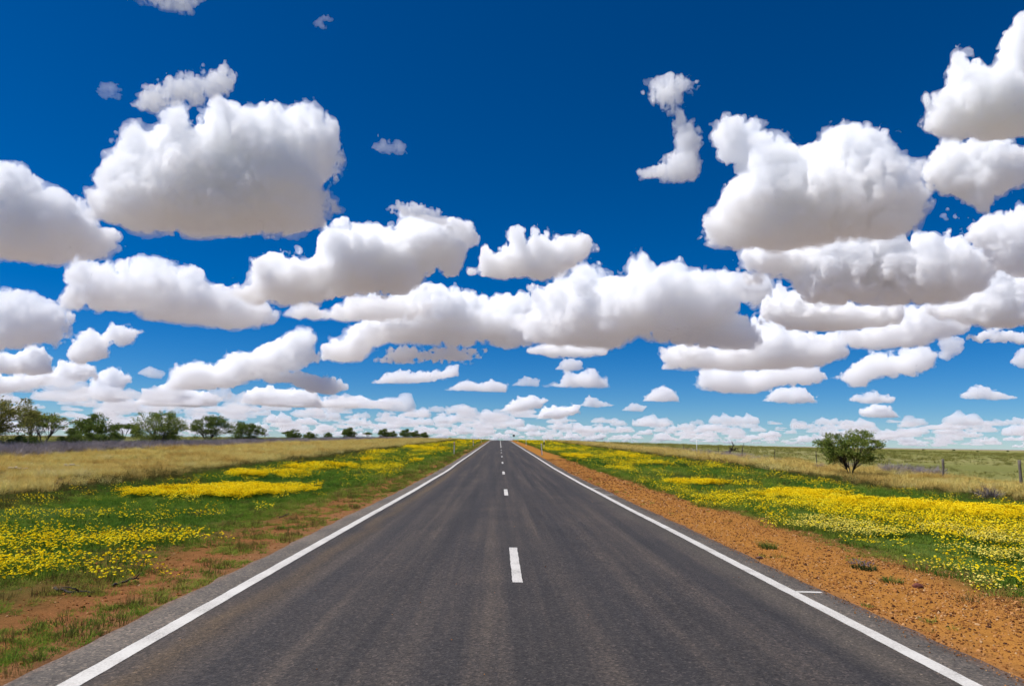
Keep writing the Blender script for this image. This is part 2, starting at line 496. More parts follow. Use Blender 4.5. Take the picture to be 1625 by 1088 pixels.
# ------------------------------------------------------------------ grass, flowers, gravel (masses)
def blades(rng, count, rad, h0, h1, wid, lean, droop=0.3, seg=2):
    """grass blades as thin bent ribbons"""
    a = rng.random(count) * 6.283; r = np.sqrt(rng.random(count)) * rad
    bx, by = np.cos(a) * r, np.sin(a) * r
    az = a + rng.normal(0, 0.9, count); h = h0 + (h1 - h0) * rng.random(count)
    ln = np.abs(rng.normal(lean, lean * 0.5, count)) * h
    dx, dy = np.cos(az), np.sin(az); sx, sy = -dy, dx
    V = []; F = []; nv = 0
    ts = np.linspace(0, 1, seg + 1)
    rows = []
    for t in ts:
        cx = bx + dx * ln * (t ** 1.6); cy_ = by + dy * ln * (t ** 1.6); cz = h * t - droop * h * (t ** 3) * 0.4
        w = wid * (1 - t) * 0.5 + (0.0006 if t == 1 else 0)
        rows.append(np.stack([cx - sx * w, cy_ - sy * w, cz], 1)); rows.append(np.stack([cx + sx * w, cy_ + sy * w, cz], 1))
    V = np.stack(rows, 1).reshape(-1, 3); k = len(rows)
    b = np.arange(count)[:, None] * k
    F = np.concatenate([b + np.array([[2 * s, 2 * s + 1, 2 * s + 3, 2 * s + 2]]) for s in range(seg)])
    return V, F

rg = np.random.default_rng(11)
GREEN_M = leaf_mat('green_grass', [(.042, .100, .022), (.092, .190, .024), (.170, .260, .030), (.300, .310, .060)], 0.35)
OLIVE_M = leaf_mat('olive_grass', [(.070, .065, .022), (.120, .105, .030), (.170, .130, .040)], 0.3)
DRY_M = leaf_mat('dry_grass', [(.36, .23, .06), (.56, .39, .11), (.66, .50, .16), (.58, .52, .16), (.74, .61, .30)], 0.3)
YEL_M = leaf_mat('yellow_petals', [(.66, .42, .006), (.80, .56, .008), (.86, .66, .012), (.84, .70, .05)], 0.25, spread=0.7)
PALE_M = leaf_mat('pale_yellow_petals', [(.70, .54, .05), (.76, .64, .14)], 0.25)
PAD_M = leaf_mat('paddock_blades', [(.185, .195, .045), (.275, .260, .070), (.370, .330, .110)], 0.3)
TWIG_M = leaf_mat('grey_twigs', [(.21, .175, .165), (.34, .29, .28), (.48, .42, .40)], 0.1)

def tuft(name, mat, count, rad, h0, h1, wid, lean, seed):
    V, F = blades(np.random.default_rng(seed), count, rad, h0, h1, wid, lean)
    return mesh_np(name, V, F, mat)

green_t = [tuft('green_tuft', GREEN_M, 60, 0.15, 0.04, 0.13, 0.010, 0.55, s) for s in range(4)]
olive_t = [tuft('olive_tuft', OLIVE_M, 50, 0.15, 0.05, 0.20, 0.007, 0.45, 10 + s) for s in range(3)]
dry_t = [tuft('dry_tuft', DRY_M, 70, 0.15, 0.14, 0.42, 0.011, 0.55, 20 + s) for s in range(4)]
pad_t = [tuft('paddock_tuft', PAD_M, 50, 0.17, 0.05, 0.18, 0.010, 0.6, 40 + s) for s in range(3)]
verge_t = [tuft('verge_tuft', GREEN_M, 40, 0.08, 0.02, 0.07, 0.008, 0.8, 30 + s) for s in range(3)]

def flower_mesh(name, petal, seed, heads=11, rad=0.16):
    rng = np.random.default_rng(seed)
    mb = []; fm = []; V = []; F4 = []; F3 = []; nv = 0
    bv, bf = blades(rng, 26 if heads < 60 else 14, rad, 0.05, 0.16, 0.012, 0.5)
    V.append(bv); F4.append(bf); nv += len(bv)
    tri = []
    for h in range(heads):
        a = rng.random() * 6.283; r = math.sqrt(rng.random()) * rad
        c = np.array([math.cos(a) * r, math.sin(a) * r, 0.10 + 0.10 * rng.random()])
        q = 0.011 + 0.009 * rng.random()
        nrm = np.array([rng.normal(0, .35), rng.normal(0, .35), 1.0]); nrm /= np.linalg.norm(nrm)
        u_ = np.cross(nrm, [1, 0, 0]); u_ /= np.linalg.norm(u_); w_ = np.cross(nrm, u_)
        ang = np.arange(7) * 2 * math.pi / 7
        ring = c + q * (np.cos(ang)[:, None] * u_ + np.sin(ang)[:, None] * w_)
        P = np.concatenate([[c + nrm * q * 0.55], ring])
        V.append(P); k = nv
        tri += [(k, k + 1 + j, k + 1 + (j + 1) % 7) for j in range(7)]
        nv += 8
        st = np.array([[c[0] * .8 - .002, c[1] * .8, 0], [c[0] * .8 + .002, c[1] * .8, 0], c - nrm * q * 0.1])
        V.append(st); F3.append((nv, nv + 1, nv + 2)); nv += 3
    F4 = np.concatenate(F4); nt = len(tri)
    fmat = [0] * len(F4) + [1] * nt + [0] * len(F3)
    return mesh_np(name, np.concatenate(V), [F4, np.array(tri + F3)], [GREEN_M, petal], fmat=fmat)

yel_t = [flower_mesh('yellow_flowers', YEL_M, 50 + s, 20, 0.24) for s in range(4)]
yelD_t = [flower_mesh('dense_yellow_flowers', YEL_M, 60 + s, 100, 0.20) for s in range(3)]
pale_t = [flower_mesh('pale_flowers', PALE_M, 70 + s, 16, 0.2) for s in range(3)]

def shrub_twigs(name, seed, count=110):
    """leafless grey shrub: a dome of thin forked twigs"""
    rng = np.random.default_rng(seed); V = []; F = []; nv = 0
    for i in range(count):
        a = rng.random() * 6.283; el = math.asin(min(1, 0.08 + 0.92 * rng.random() ** 0.7)); L = 0.34 + 0.18 * rng.random()
        d = np.array([math.cos(a) * math.cos(el) * 1.35, math.sin(a) * math.cos(el) * 1.35, math.sin(el)])
        p0 = d * 0.06 * rng.random() + rng.normal(0, .05, 3) * [1, 1, 0]; p1 = p0 + d * L * .55 + rng.normal(0, .05, 3)
        for f in range(2):
            p2 = p1 + d * L * .5 + rng.normal(0, .12, 3); w = 0.009
            s = np.cross(d, rng.normal(size=3)); s /= np.linalg.norm(s)
            V += [p0 - s * w, p0 + s * w, p1 - s * w * .8, p1 + s * w * .8, p2 - s * .003, p2 + s * .003]
            F += [(nv, nv + 1, nv + 3, nv + 2), (nv + 2, nv + 3, nv + 5, nv + 4)]; nv += 6
    V = np.array(V); V[:, 2] = np.maximum(V[:, 2], 0.0)
    return mesh_np(name, V, np.array(F), TWIG_M)

twig_t = [shrub_twigs('grey_shrub', 80 + s) for s in range(4)]

def sample(nn, x0, x1, y0, y1, ref, power, seed):
    """points whose density falls off with distance along the road"""
    rng = np.random.default_rng(seed)
    g = np.linspace(y0, y1, 4000); p = np.minimum(1, (ref / g) ** power); c = np.cumsum(p); c /= c[-1]
    y = np.interp(rng.random(nn), c, g); x = x0 + (x1 - x0) * rng.random(nn)
    return x, y, rng

def put(x, y, dz=0.0):
    return np.stack([x, y, ground_z(x, y) + dz], 1)

sat = lambda v: np.clip(v, 0, 1)
def belt_noise(x, y):
    return noise2(x, y, 3.0, 21, 3) * np.minimum((np.abs(x) - 3.4), 12) * 0.16

def bare(x, y):
    """0..1: how bare the verge is (red dirt left and right of the seal, scattered scalds)"""
    xx = x + belt_noise(x, y)
    left = sat((xx + 6.4) / 1.8) * (x < 0); right = sat((6.1 - xx) / 0.5) * (x > 0)
    scald = sat((noise2(x, y, 2.2, 33, 2) - 0.33) * 6) * 0.75
    scald += 1.2 * np.exp(-((x + 4.75) / .45) ** 2 - ((y - 15.4) / 1.0) ** 2) + 1.1 * np.exp(-((x + 10.2) / 1.1) ** 2 - ((y - 15.0) / .7) ** 2)
    return sat(np.maximum(np.maximum(left * 0.93, right), scald))

def flower_field(x, y):
    """0..1 density of yellow flowers over the verges"""
    E = lambda cx, cy_, rx, ry_, rot=0.0: np.exp(-((((x - cx) * math.cos(rot) + (y - cy_) * math.sin(rot)) / rx) ** 2 + ((-(x - cx) * math.sin(rot) + (y - cy_) * math.cos(rot)) / ry_) ** 2) ** 1.3)
    st = noise2(x, y * 0.45, 2.0, 55, 3)
    f = 0.95 * E(-6.9, 8.95, 2.6, 0.7, -0.05) + 0.85 * E(-7.4, 11.4, 2.3, 1.0, 0.05) * sat(st * 2 + .9)
    f = f + 0.30 * E(-9.4, 14.8, 1.8, 0.7)
    far = sat((y - 28) / 8)
    fl = sat(st * 2.6 - 0.45) * far * sat((x + 13.2) / 1.5) * sat((-4.9 - x) / 1.5)
    f = np.where(x < 0, f + fl * 0.9, 0)
    g = 0.62 * E(10.4, 15.2, 3.3, 5.2, 0.35) * sat(st * 1.2 + 0.75) + 0.55 * E(8.3, 19.5, 2.2, 5.5, 0.25) * sat(st * 2 + .7)
    g = g + 0.45 * E(6.9, 9.2, 1.0, 1.4) * sat(noise2(x, y, .7, 57, 2) * 3 + .5)
    g = g + 0.5 * E(6.6, 22.5, 0.9, 0.8) + 0.5 * E(5.5, 19.3, .5, .5)
    gr = sat(st * 2.6 - 0.40) * sat((y - 24) / 8) * sat((15.5 - x) / 2) * sat((x - 5.6) / 1.0)
    g = np.where(x > 0, g + gr * 0.8, 0)
    return sat(f + g + 0.025 * green_zone(x, y) * (np.abs(x) > 5.5))

def dense_field(x, y):
    E = lambda cx, cy_, rx, ry_, rot=0.0: np.exp(-((((x - cx) * math.cos(rot) + (y - cy_) * math.sin(rot)) / rx) ** 2 + ((-(x - cx) * math.sin(rot) + (y - cy_) * math.cos(rot)) / ry_) ** 2) ** 3)
    w = noise2(x, y, 1.6, 66, 3)
    d = E(-8.9, 22.3, 2.6, 2.3, 0.55) * sat(1.2 + w * 1.5) + E(-11.0, 32, 2.2, 1.8) * sat(.5 + w * 2) + .8 * E(-10.2, 40, 1.8, 3.0) * sat(.4 + w * 2.2)
    d = d + E(12.4, 18.3, 1.5, 4.6, 0.62) * sat(1.1 + w) + .9 * E(10.2, 24.2, 1.6, 1.6) * sat(.6 + w * 2) + .8 * E(8.5, 29.5, 1.8, .9) * sat(.4 + w * 2)
    d = d + sat(noise2(x, y * .4, 2.2, 68, 3) * 4 - 1.75) * sat((y - 40) / 10) * ((np.abs(x) < 13) & (np.abs(x) > 5.2))
    return sat(d)

def green_zone(x, y):
    xx = x + belt_noise(x, y)
    return np.where(x < 0, sat((xx + 15.0) / 1.5), sat((17.5 - xx) / 1.5))

# --- green grass on both verges
pts = []; sc_ = []; ti = []
for (x0, x1, nn, sd_) in ((-17, -3.75, 40000, 1), (5.0, 19.5, 36000, 2)):
    x, y, rng = sample(nn, x0, x1, 3.5, 330, 13, 1.15, 100 + sd_)
    keep = rng.random(nn) < green_zone(x, y) * (1 - bare(x, y)) * (1 - 0.55 * dense_field(x, y))
    x, y = x[keep], y[keep]; r_ = rng.random(len(x))
    pts.append(put(x, y, -0.005)); far = np.clip(y / 18, 1, 3.2)
    sc_.append((0.45 + 0.65 * r_) * far ** 0.75 * np.clip(0.48 + (y - 9) / 26, .48, 1))
    ti.append(sat(0.56 + 0.55 * noise2(x, y, 2.2, 71, 3) + 0.25 * noise2(x, y, 12, 72, 1) + 0.25 * bare(x, y) + rng.normal(0, .12, len(x))))
scatter('verge_grass', 'short green grass covering both road verges', 'grass', np.concatenate(pts), np.concatenate(sc_), np.concatenate(ti), green_t, 201)

# --- thin tufts in the red dirt next to the seal
pts = []; sc_ = []; ti = []
for (x0, x1, nn, lim, sd_) in ((-7.4, -3.62, 24000, 0.68, 3), (3.7, 6.9, 3600, 0.5, 4)):
    x, y, rng = sample(nn, x0, x1, 3.5, 120, 9, 1.2, 110 + sd_)
    pk = noise2(x, y, 0.55, 81 + sd_, 3)
    edge = np.exp(-((x + 3.95) / .28) ** 2) * 0.4 if x0 < 0 else 0
    keep = rng.random(nn) < sat(pk * 2.2 + (0.25 if x0 < 0 else -0.35) + edge) * lim
    x, y = x[keep], y[keep]
    pts.append(put(x, y, -0.003)); sc_.append((0.35 + 0.65 * rng.random(len(x))) * np.clip(y / 16, 1, 2.5) ** 0.7)
    ti.append(sat(0.80 + 0.5 * noise2(x, y, 1.1, 83, 2) + rng.normal(0, .12, len(x))))
scatter('verge_weeds', 'sparse low green and yellowish weeds in the red dirt beside the seal', 'weeds', np.concatenate(pts), np.concatenate(sc_), np.concatenate(ti), verge_t + verge_t + olive_t[:1], 202)

# --- olive and brownish seeding grass between the green and the dry belts
pts = []; sc_ = []; ti = []
for (x0, x1, nn, sd_) in ((-17.5, -4.2, 17000, 5), (5.8, 20.5, 14000, 6)):
    x, y, rng = sample(nn, x0, x1, 4, 300, 16, 1.1, 120 + sd_)
    c = np.where(x < 0, -14.6, 17.2)
    e = np.exp(-((x + belt_noise(x, y) - c) / 1.5) ** 2) + 0.45 * sat(noise2(x, y, 3.5, 91, 2) * 2.5 - 0.3) * (np.abs(x) > 6.5)
    keep = rng.random(nn) < sat(e) * (1 - dense_field(x, y))
    x, y = x[keep], y[keep]
    pts.append(put(x, y)); sc_.append((0.6 + 0.7 * rng.random(len(x))) * np.clip(y / 20, 1, 3) ** 0.75); ti.append(sat(rng.normal(.45, .25, len(x))))
scatter('seeding_grass', 'brownish olive seeding grass along the border of the green verge', 'grass', np.concatenate(pts), np.concatenate(sc_), np.concatenate(ti), olive_t, 203)

# --- dry straw belts
pts = []; sc_ = []; ti = []
for (x0, x1, nn, sd_) in ((-36, -13.0, 34000, 7), (16.5, 27.5, 20000, 8)):
    x, y, rng = sample(nn, x0, x1, 10, 420, 34, 1.15, 130 + sd_)
    xx = x + belt_noise(x, y) * 0.8
    zone = np.where(x < 0, sat((-14.6 - xx) / 1.2) * sat((xx + 35.5) / 1.2), sat((xx - 17.2) / 1.2) * sat((26.5 - xx) / 1.5))
    clump = sat(0.75 + 1.3 * noise2(x, y, 1.8, 95, 2))
    keep = rng.random(nn) < zone * clump
    x, y = x[keep], y[keep]
    pts.append(put(x, y, -0.01)); sc_.append((0.5 + 0.65 * rng.random(len(x))) * (1 + .35 * noise2(x, y, 2.5, 96, 2)) * np.clip(y / 40, 1, 2.4) ** 0.7)
    ti.append(sat(0.50 + 0.55 * noise2(x, y, 3.0, 97, 3) + rng.normal(0, .13, len(x))))
scatter('dry_grass', 'golden dry grass belts beyond the green verges', 'grass', np.concatenate(pts), np.concatenate(sc_), np.concatenate(ti), dry_t, 204)
# green tufts growing in the dry belt and over the near paddock
pts = []; sc_ = []; ti = []
for (x0, x1, nn, fac, sd_) in ((-34, -14, 11000, .5, 9), (18, 26, 4000, .35, 10), (-130, -42, 12000, .8, 11), (25.5, 150, 26000, .8, 12)):
    x, y, rng = sample(nn, x0, x1, 14, 420, 45, 1.0, 140 + sd_)
    keep = rng.random(nn) < sat(noise2(x, y, 4.0, 98 + sd_, 3) * 2.5 + 0.35) * fac
    x, y = x[keep], y[keep]
    pts.append(put(x, y, -0.01)); sc_.append((0.8 + 0.9 * rng.random(len(x))) * np.clip(y / 45, 1, 3) ** 0.8); ti.append(sat(0.45 + .35 * noise2(x, y, 6, 99, 2) + rng.normal(0, .12, len(x))))
scatter('paddock_grass', 'yellow green grass of the paddocks behind the fence and tree line', 'grass', np.concatenate(pts), np.concatenate(sc_), np.concatenate(ti), pad_t, 205)

# --- grey leafless shrubs in a long strip on the left, a few by the right fence
x, y, rng = sample(5200, -42.5, -33, 30, 420, 70, 1.0, 151)
keep = rng.random(len(x)) < sat(1.05 - ((x + belt_noise(x, y) * .6 + 37.8) / 4.3) ** 4)
x, y = x[keep], y[keep]
x2, y2, rng2 = sample(1500, 22.5, 27.5, 32, 330, 60, 1.0, 152)
keep = rng2.random(len(x2)) < sat(noise2(x2, y2, 7, 101, 2) * 4 - 0.35) * sat((y2 - 36) / 6) * np.exp(-((x2 - 25.2) / 1.3) ** 2)
x2, y2 = x2[keep], y2[keep]
xa, ya = np.concatenate([x, x2]), np.concatenate([y, y2])
scatter('grey_brush', 'leafless grey purple brush along the tree line and the right fence', 'brush', put(xa, ya, -0.02),
        np.concatenate([0.8 + 0.8 * rng.random(len(x)), 0.6 + 0.6 * rng2.random(len(x2))]), sat(rng.normal(.5, .22, len(xa))), twig_t, 206)

# --- yellow flowers
pts = []; sc_ = []; ti = []
for (x0, x1, nn, sd_) in ((-13.5, -4.0, 30000, 13), (5.3, 16.5, 34000, 14)):
    x, y, rng = sample(nn, x0, x1, 5, 320, 20, 1.05, 160 + sd_)
    keep = rng.random(nn) < flower_field(x, y) * 0.62
    x, y = x[keep], y[keep]
    pts.append(put(x, y)); sc_.append((0.75 + 0.5 * rng.random(len(x))) * np.clip(y / 22, 1, 2.6) ** 0.8); ti.append(sat(rng.normal(.55, .2, len(x))))
scatter('yellow_wildflowers', 'loose yellow wildflowers dotted through the verge grass', 'flowers', np.concatenate(pts), np.concatenate(sc_), np.concatenate(ti), yel_t, 207)
pts = []; sc_ = []; ti = []
for (x0, x1, nn, sd_) in ((-13.5, -5.0, 16000, 15), (5.3, 15.5, 22000, 16)):
    x, y, rng = sample(nn, x0, x1, 11, 320, 26, 1.05, 170 + sd_)
    keep = rng.random(nn) < dense_field(x, y)
    x, y = x[keep], y[keep]
    pts.append(put(x, y, 0.02)); sc_.append((0.8 + 0.5 * rng.random(len(x))) * np.clip(y / 26, 1, 2.6) ** 0.8); ti.append(sat(rng.normal(.45, .2, len(x))))
scatter('yellow_flower_carpet', 'dense carpets of deep yellow wildflowers on both verges', 'flowers', np.concatenate(pts), np.concatenate(sc_), np.concatenate(ti), yelD_t, 208)
x, y, rng = sample(2600, 5.6, 10.5, 7.2, 16, 30, 1.0, 180)
keep = rng.random(len(x)) < sat(noise2(x, y, .8, 111, 2) * 3 - .2) * sat((x - 5.7) / .6)
x, y = x[keep], y[keep]
scatter('pale_wildflowers', 'pale yellow flowers at the near edge of the right verge', 'flowers', put(x, y), 0.7 + 0.4 * rng.random(len(x)), rng.random(len(x)), pale_t, 209)

# --- gravel
m, n, l = mat_new('gravel_stone')
out = n.new('ShaderNodeOutputMaterial'); pb = N(n, 'ShaderNodeBsdfDiffuse'); l.new(pb.outputs[0], out.inputs[0])
at = N(n, 'ShaderNodeAttribute', p_attribute_type='INSTANCER', p_attribute_name='tint')
r = ramp(n, [(0.0, (.07, .032, .018)), (0.3, (.17, .065, .02)), (0.6, (.33, .14, .04)), (0.85, (.45, .22, .08)), (1.0, (.48, .29, .14))]); l.new(at.outputs['Fac'], r.inputs[0]); l.new(r.outputs[0], pb.inputs[0])
STONE_M = m
def stone_mesh(name, seed):
    rng = np.random.default_rng(seed)
    import bmesh
    bm = bmesh.new(); bmesh.ops.create_icosphere(bm, subdivisions=1, radius=1.0)
    V = np.array([v.co[:] for v in bm.verts]); F = np.array([[v.index for v in f.verts] for f in bm.faces]); bm.free()
    V = V * (1 + rng.normal(0, .16, (len(V), 1))) * [1.15, .9, .6]
    return mesh_np(name, V, F, STONE_M)
stone_t = [stone_mesh('stone', 90 + s) for s in range(4)]
x, y, rng = sample(60000, 3.66, 6.8, 3.5, 60, 10, 1.3, 190)
keep = rng.random(len(x)) < sat((6.6 - x - belt_noise(x, y)) / .9) * (0.55 + .6 * noise2(x, y, .8, 121, 2))
x, y = x[keep], y[keep]
xl, yl, rl = sample(9000, -6.5, -3.64, 3.5, 40, 9, 1.3, 191)
keep = rl.random(len(xl)) < bare(xl, yl) * .6
xl, yl = xl[keep], yl[keep]
xa, ya = np.concatenate([x, xl]), np.concatenate([y, yl])
s_ = 0.005 + 0.012 * rng.random(len(xa)) ** 2.0 + 0.014 * (rng.random(len(xa)) < 0.03)
s_ = s_ * np.clip(ya / 14, 1, 2.2)
pp = put(xa, ya, 0.002)
# stones thrown onto the seal, thickest at its right edge
xq, yq, rq = sample(1500, -3.4, 3.62, 3.5, 40, 9, 1.3, 192)
xq = np.where(rq.random(len(xq)) < .8, 3.62 - np.abs(rq.normal(0, .10, len(xq))), xq)
keep = (np.abs(xq) < 3.05) & (rq.random(len(xq)) < .15) | (xq > 3.25)
xq, yq = xq[keep], yq[keep]
pp = np.concatenate([pp, np.stack([xq, yq, road_z(xq, yq) + .003], 1)])
s_ = np.concatenate([s_, .004 + .006 * rq.random(len(xq)) ** 2])
scatter('gravel', 'loose red and orange gravel on the dirt shoulders', 'gravel', pp, s_, sat(rng.normal(.50, .30, len(pp))), stone_t, 210, tilt=.5)

# ------------------------------------------------------------------ trees
BARK = simple_mat('bark', (.055, .042, .034), (.030, .023, .020), 0.9, 14, 0.4)
LEAF_A = leaf_mat('acacia_leaves', [(0.084, 0.129, 0.028), (0.154, 0.210, 0.039), (0.245, 0.287, 0.059), (0.322, 0.343, 0.091)], 0.4, island=True)
LEAF_B = leaf_mat('dark_acacia_leaves', [(0.076, 0.114, 0.030), (0.134, 0.181, 0.042), (0.218, 0.260, 0.064)], 0.38, island=True)
LEAF_C = leaf_mat('olive_brown_leaves', [(0.126, 0.131, 0.037), (0.210, 0.202, 0.054), (0.302, 0.277, 0.084)], 0.38, island=True)
LEAF_D = leaf_mat('pale_acacia_leaves', [(0.126, 0.154, 0.048), (0.196, 0.224, 0.067), (0.280, 0.287, 0.105)], 0.35, island=True)


def bez(p0, p1, p2, k):
    t = np.linspace(0, 1, k)[:, None]
    return (1 - t) ** 2 * p0 + 2 * t * (1 - t) * p1 + t ** 2 * p2


def tree_meshes(h, w, fork, stems, clumps, leaves, leaf, seed, mat, dome=0.30, fill=0.55, csize=0.13, skirt=0, rise=0.12):
    """acacia: several leaning stems, boughs fanning out to separate leaf clumps under a broad uneven dome"""
    rng = np.random.default_rng(seed)
    tb = MB(); tips = []
    st = []
    a0 = rng.random() * 6.283
    for s in range(stems):
        a = a0 + s * 6.283 / stems + rng.normal(0, .3)
        b = np.array([math.cos(a), math.sin(a), 0]) * (0.03 + 0.05 * stems) * w * 0.12
        e = np.array([math.cos(a), math.sin(a), 0]) * w * (0.10 + 0.10 * rng.random()) * (1 if stems > 1 else .25) + [0, 0, h * fork * (0.9 + 0.35 * rng.random())]
        mid = b * 1.2 + [rng.normal(0, .04 * w), rng.normal(0, .04 * w), e[2] * .55]
        r0 = 0.018 * h / math.sqrt(stems) + 0.010
        p = bez(b - [0, 0, .08], mid, e, 7)
        tb.tube(p, np.linspace(r0, r0 * .62, 7), 6)
        st.append((p, r0 * .62))
    cc = []
    for c in range(clumps):
        a = rng.random() * 6.283; rr = math.sqrt(rng.random()) * 0.5 * w * (0.9 + .1 * math.sin(a * 3 + seed))
        q = rr / (0.5 * w)
        ztop = h * (1 - dome * q ** 2.2) * (1 - .10 * abs(math.sin(a * 2.3 + seed * 1.7)))
        zbot = h * (fork * 1.05 + rise * q)
        z = ztop - csize * h * .35 - (ztop - zbot) * fill * rng.random() ** 1.3
        cc.append(np.array([math.cos(a) * rr, math.sin(a) * rr, z]))
    for c in range(skirt):
        a = rng.random() * 6.283; rr = (0.15 + 0.26 * rng.random()) * w
        cc.append(np.array([math.cos(a) * rr, math.sin(a) * rr, h * (0.08 + 0.24 * rng.random())]))
    LV = []
    per = max(6, leaves // len(cc))
    for c in cc:
        k = min(range(len(st)), key=lambda i: np.linalg.norm(st[i][0][-1][:2] - c[:2]) + rng.random() * .15 * w)
        p, r1 = st[k]
        j = rng.integers(3, 7) if c[2] > p[3][2] else 2
        o = p[j]
        mid = o * .5 + c * .5 + [rng.normal(0, .03 * w), rng.normal(0, .03 * w), .05 * h + rng.normal(0, .02 * h)]
        b = bez(o, mid, c, 5)
        tb.tube(b, np.linspace(r1 * .7, 0.006 + .001 * h, 5), 4, cap=False)
        cr = csize * w * (0.65 + 0.7 * rng.random())
        for t in range(4):
            e = c + rng.normal(0, 1, 3) * cr * [.55, .55, .45]
            tb.tube(np.array([b[3], (b[3] + e) / 2 + rng.normal(0, .02, 3), e]), [.008, .006, .003], 3, cap=False)
        # leaves: flattened cloud, denser towards the twig ends
        m_ = int(per * (0.6 + .8 * rng.random()))
        d = rng.normal(0, 1, (m_, 3)); d /= np.linalg.norm(d, axis=1)[:, None]
        d = d * (rng.random((m_, 1)) ** 0.5) * [1, 1, .62]
        pos = c + d * cr
        LV.append(np.concatenate([pos, d + [0, 0, .45] + np.array([c[0], c[1], 0]) / w * .8], 1))
    LV = np.concatenate(LV); nL = len(LV)
    pos = LV[:, :3]; dr = LV[:, 3:] + rng.normal(0, .45, (nL, 3)); dr /= np.linalg.norm(dr, axis=1)[:, None]
    sd_ = np.cross(dr, rng.normal(size=(nL, 3))); sd_ /= np.linalg.norm(sd_, axis=1)[:, None]
    Ls = leaf * (0.6 + .8 * rng.random((nL, 1))); Ws = Ls * .20
    V = np.stack([pos - dr * Ls * .5, pos + sd_ * Ws, pos + dr * Ls * .5, pos - sd_ * Ws], 1).reshape(-1, 3)
    V[:, 2] = np.maximum(V[:, 2], 0.02)
    F = np.arange(nL * 4).reshape(-1, 4)
    return tb.mesh('trunk', BARK, True), mesh_np('crown', V, F, mat)


def plant(name, label, cat, meshes, x, y, rotz=0.0, s=1.0, group=None, sink=0.03):
    z = float(ground_z([x], [y])[0]) - sink
    e = obj(name, None, None, (x, y, z), rotz, s)
    e.empty_display_size = 0.3
    tag(e, label, cat, group)
    obj('trunk', meshes[0], e)
    obj('crown', meshes[1], e)
    return e

T = {}
T['lone'] = tree_meshes(3.0, 3.55, 0.24, 5, 85, 10000, 0.12, 3, LEAF_A, dome=.28, fill=.95, csize=.105, rise=.02)
T['left_edge'] = tree_meshes(5.6, 8.6, 0.30, 5, 95, 12000, 0.20, 5, LEAF_C, dome=.34, fill=.95, csize=.095, skirt=14, rise=.02)
T['sparse'] = tree_meshes(4.0, 4.6, 0.42, 2, 34, 1900, 0.19, 7, LEAF_D, dome=.25, fill=.8, csize=.10)
T['sparse2'] = tree_meshes(4.2, 3.9, 0.40, 3, 30, 2600, 0.19, 8, LEAF_A, dome=.22, fill=.8, csize=.10)
T['dome'] = tree_meshes(4.05, 4.5, 0.36, 2, 56, 6500, 0.18, 9, LEAF_B, dome=.42, fill=.85, csize=.125, rise=.05)
T['umbrella'] = tree_meshes(4.5, 6.2, 0.26, 5, 80, 9000, 0.19, 12, LEAF_A, dome=.26, fill=.75, csize=.105, skirt=34, rise=.12)
T['forked'] = tree_meshes(4.6, 5.6, 0.30, 4, 72, 9000, 0.19, 14, LEAF_B, dome=.28, fill=.85, csize=.11, skirt=5, rise=.06)
T['twin'] = tree_meshes(3.9, 5.6, 0.20, 5, 70, 9500, 0.20, 17, LEAF_B, dome=.26, fill=1.0, csize=.12, skirt=16, rise=.02)
T['bush'] = tree_meshes(1.9, 3.4, 0.16, 5, 40, 5200, 0.17, 19, LEAF_B, dome=.5, fill=.95, csize=.14, skirt=8)
T['small'] = tree_meshes(3.2, 3.6, 0.20, 3, 36, 3800, 0.24, 21, LEAF_B, dome=.4, fill=.95, csize=.15, rise=.02, skirt=4)
T['flat'] = tree_meshes(3.0, 4.2, 0.52, 2, 24, 2400, 0.26, 23, LEAF_B, dome=.2, fill=.5, csize=.13)
T['round'] = tree_meshes(4.6, 5.4, 0.18, 4, 46, 6000, 0.32, 25, LEAF_B, dome=.4, fill=1.0, csize=.15, skirt=12)

plant('acacia_tree', 'lone bushy green acacia with several dark stems, standing in the dry grass on the right', 'tree', T['lone'], 20.1, 39.8, 0.6)
plant('acacia_tree', 'tall brownish green tree cut by the left edge, darkest and nearest of the left trees', 'tree', T['left_edge'], -43.2, 57.6, 0.4)
G1 = 'acacias along the left tree line'
plant('acacia_tree', 'green feathery acacia crowding against the tall tree at the left edge', 'tree', T['sparse2'], -43.0, 64.0, 0.9, 1.0, G1)
plant('acacia_tree', 'thin pale acacia with sparse see-through foliage, second clump from the left edge', 'tree', T['sparse'], -46.0, 70.0, 2.2, 1.02, G1)
plant('acacia_tree', 'dome crowned acacia on a bare trunk above a mass of green bushes', 'tree', T['dome'], -44.5, 76.2, 1.0, 1.0, G1)
plant('acacia_tree', 'broad umbrella shaped acacia with a dense green skirt, alone between its neighbours', 'tree', T['umbrella'], -41.0, 83.0, 0.3, 1.0, G1)
plant('acacia_tree', 'acacia with forked dark stems and flat top, left of the twin crowned one', 'tree', T['forked'], -41.2, 98.0, 2.6, 1.0, G1)
plant('acacia_tree', 'wide low dark acacia touching the forked one on its right', 'tree', T['twin'], -41.2, 112.2, 1.4, 1.0, G1)
G2 = 'bushes under the left trees'
for lab, x, y, s in (('low dark green bush under the sparse pale acacia', -44.0, 70.5, .75), ('leftmost of the two big green bushes under the dome crowned acacia', -42.6, 71.0, 1.0), ('biggest green bush directly below the dome crowned acacia', -42.4, 75.0, 1.02),
                     ('ragged dark bush at the foot of the tall tree at the left edge', -40.0, 58.5, .8)):
    plant('bush', lab, 'bush', T['bush'], x, y, s * 7, s, G2)
G3 = 'smaller trees along the left horizon'
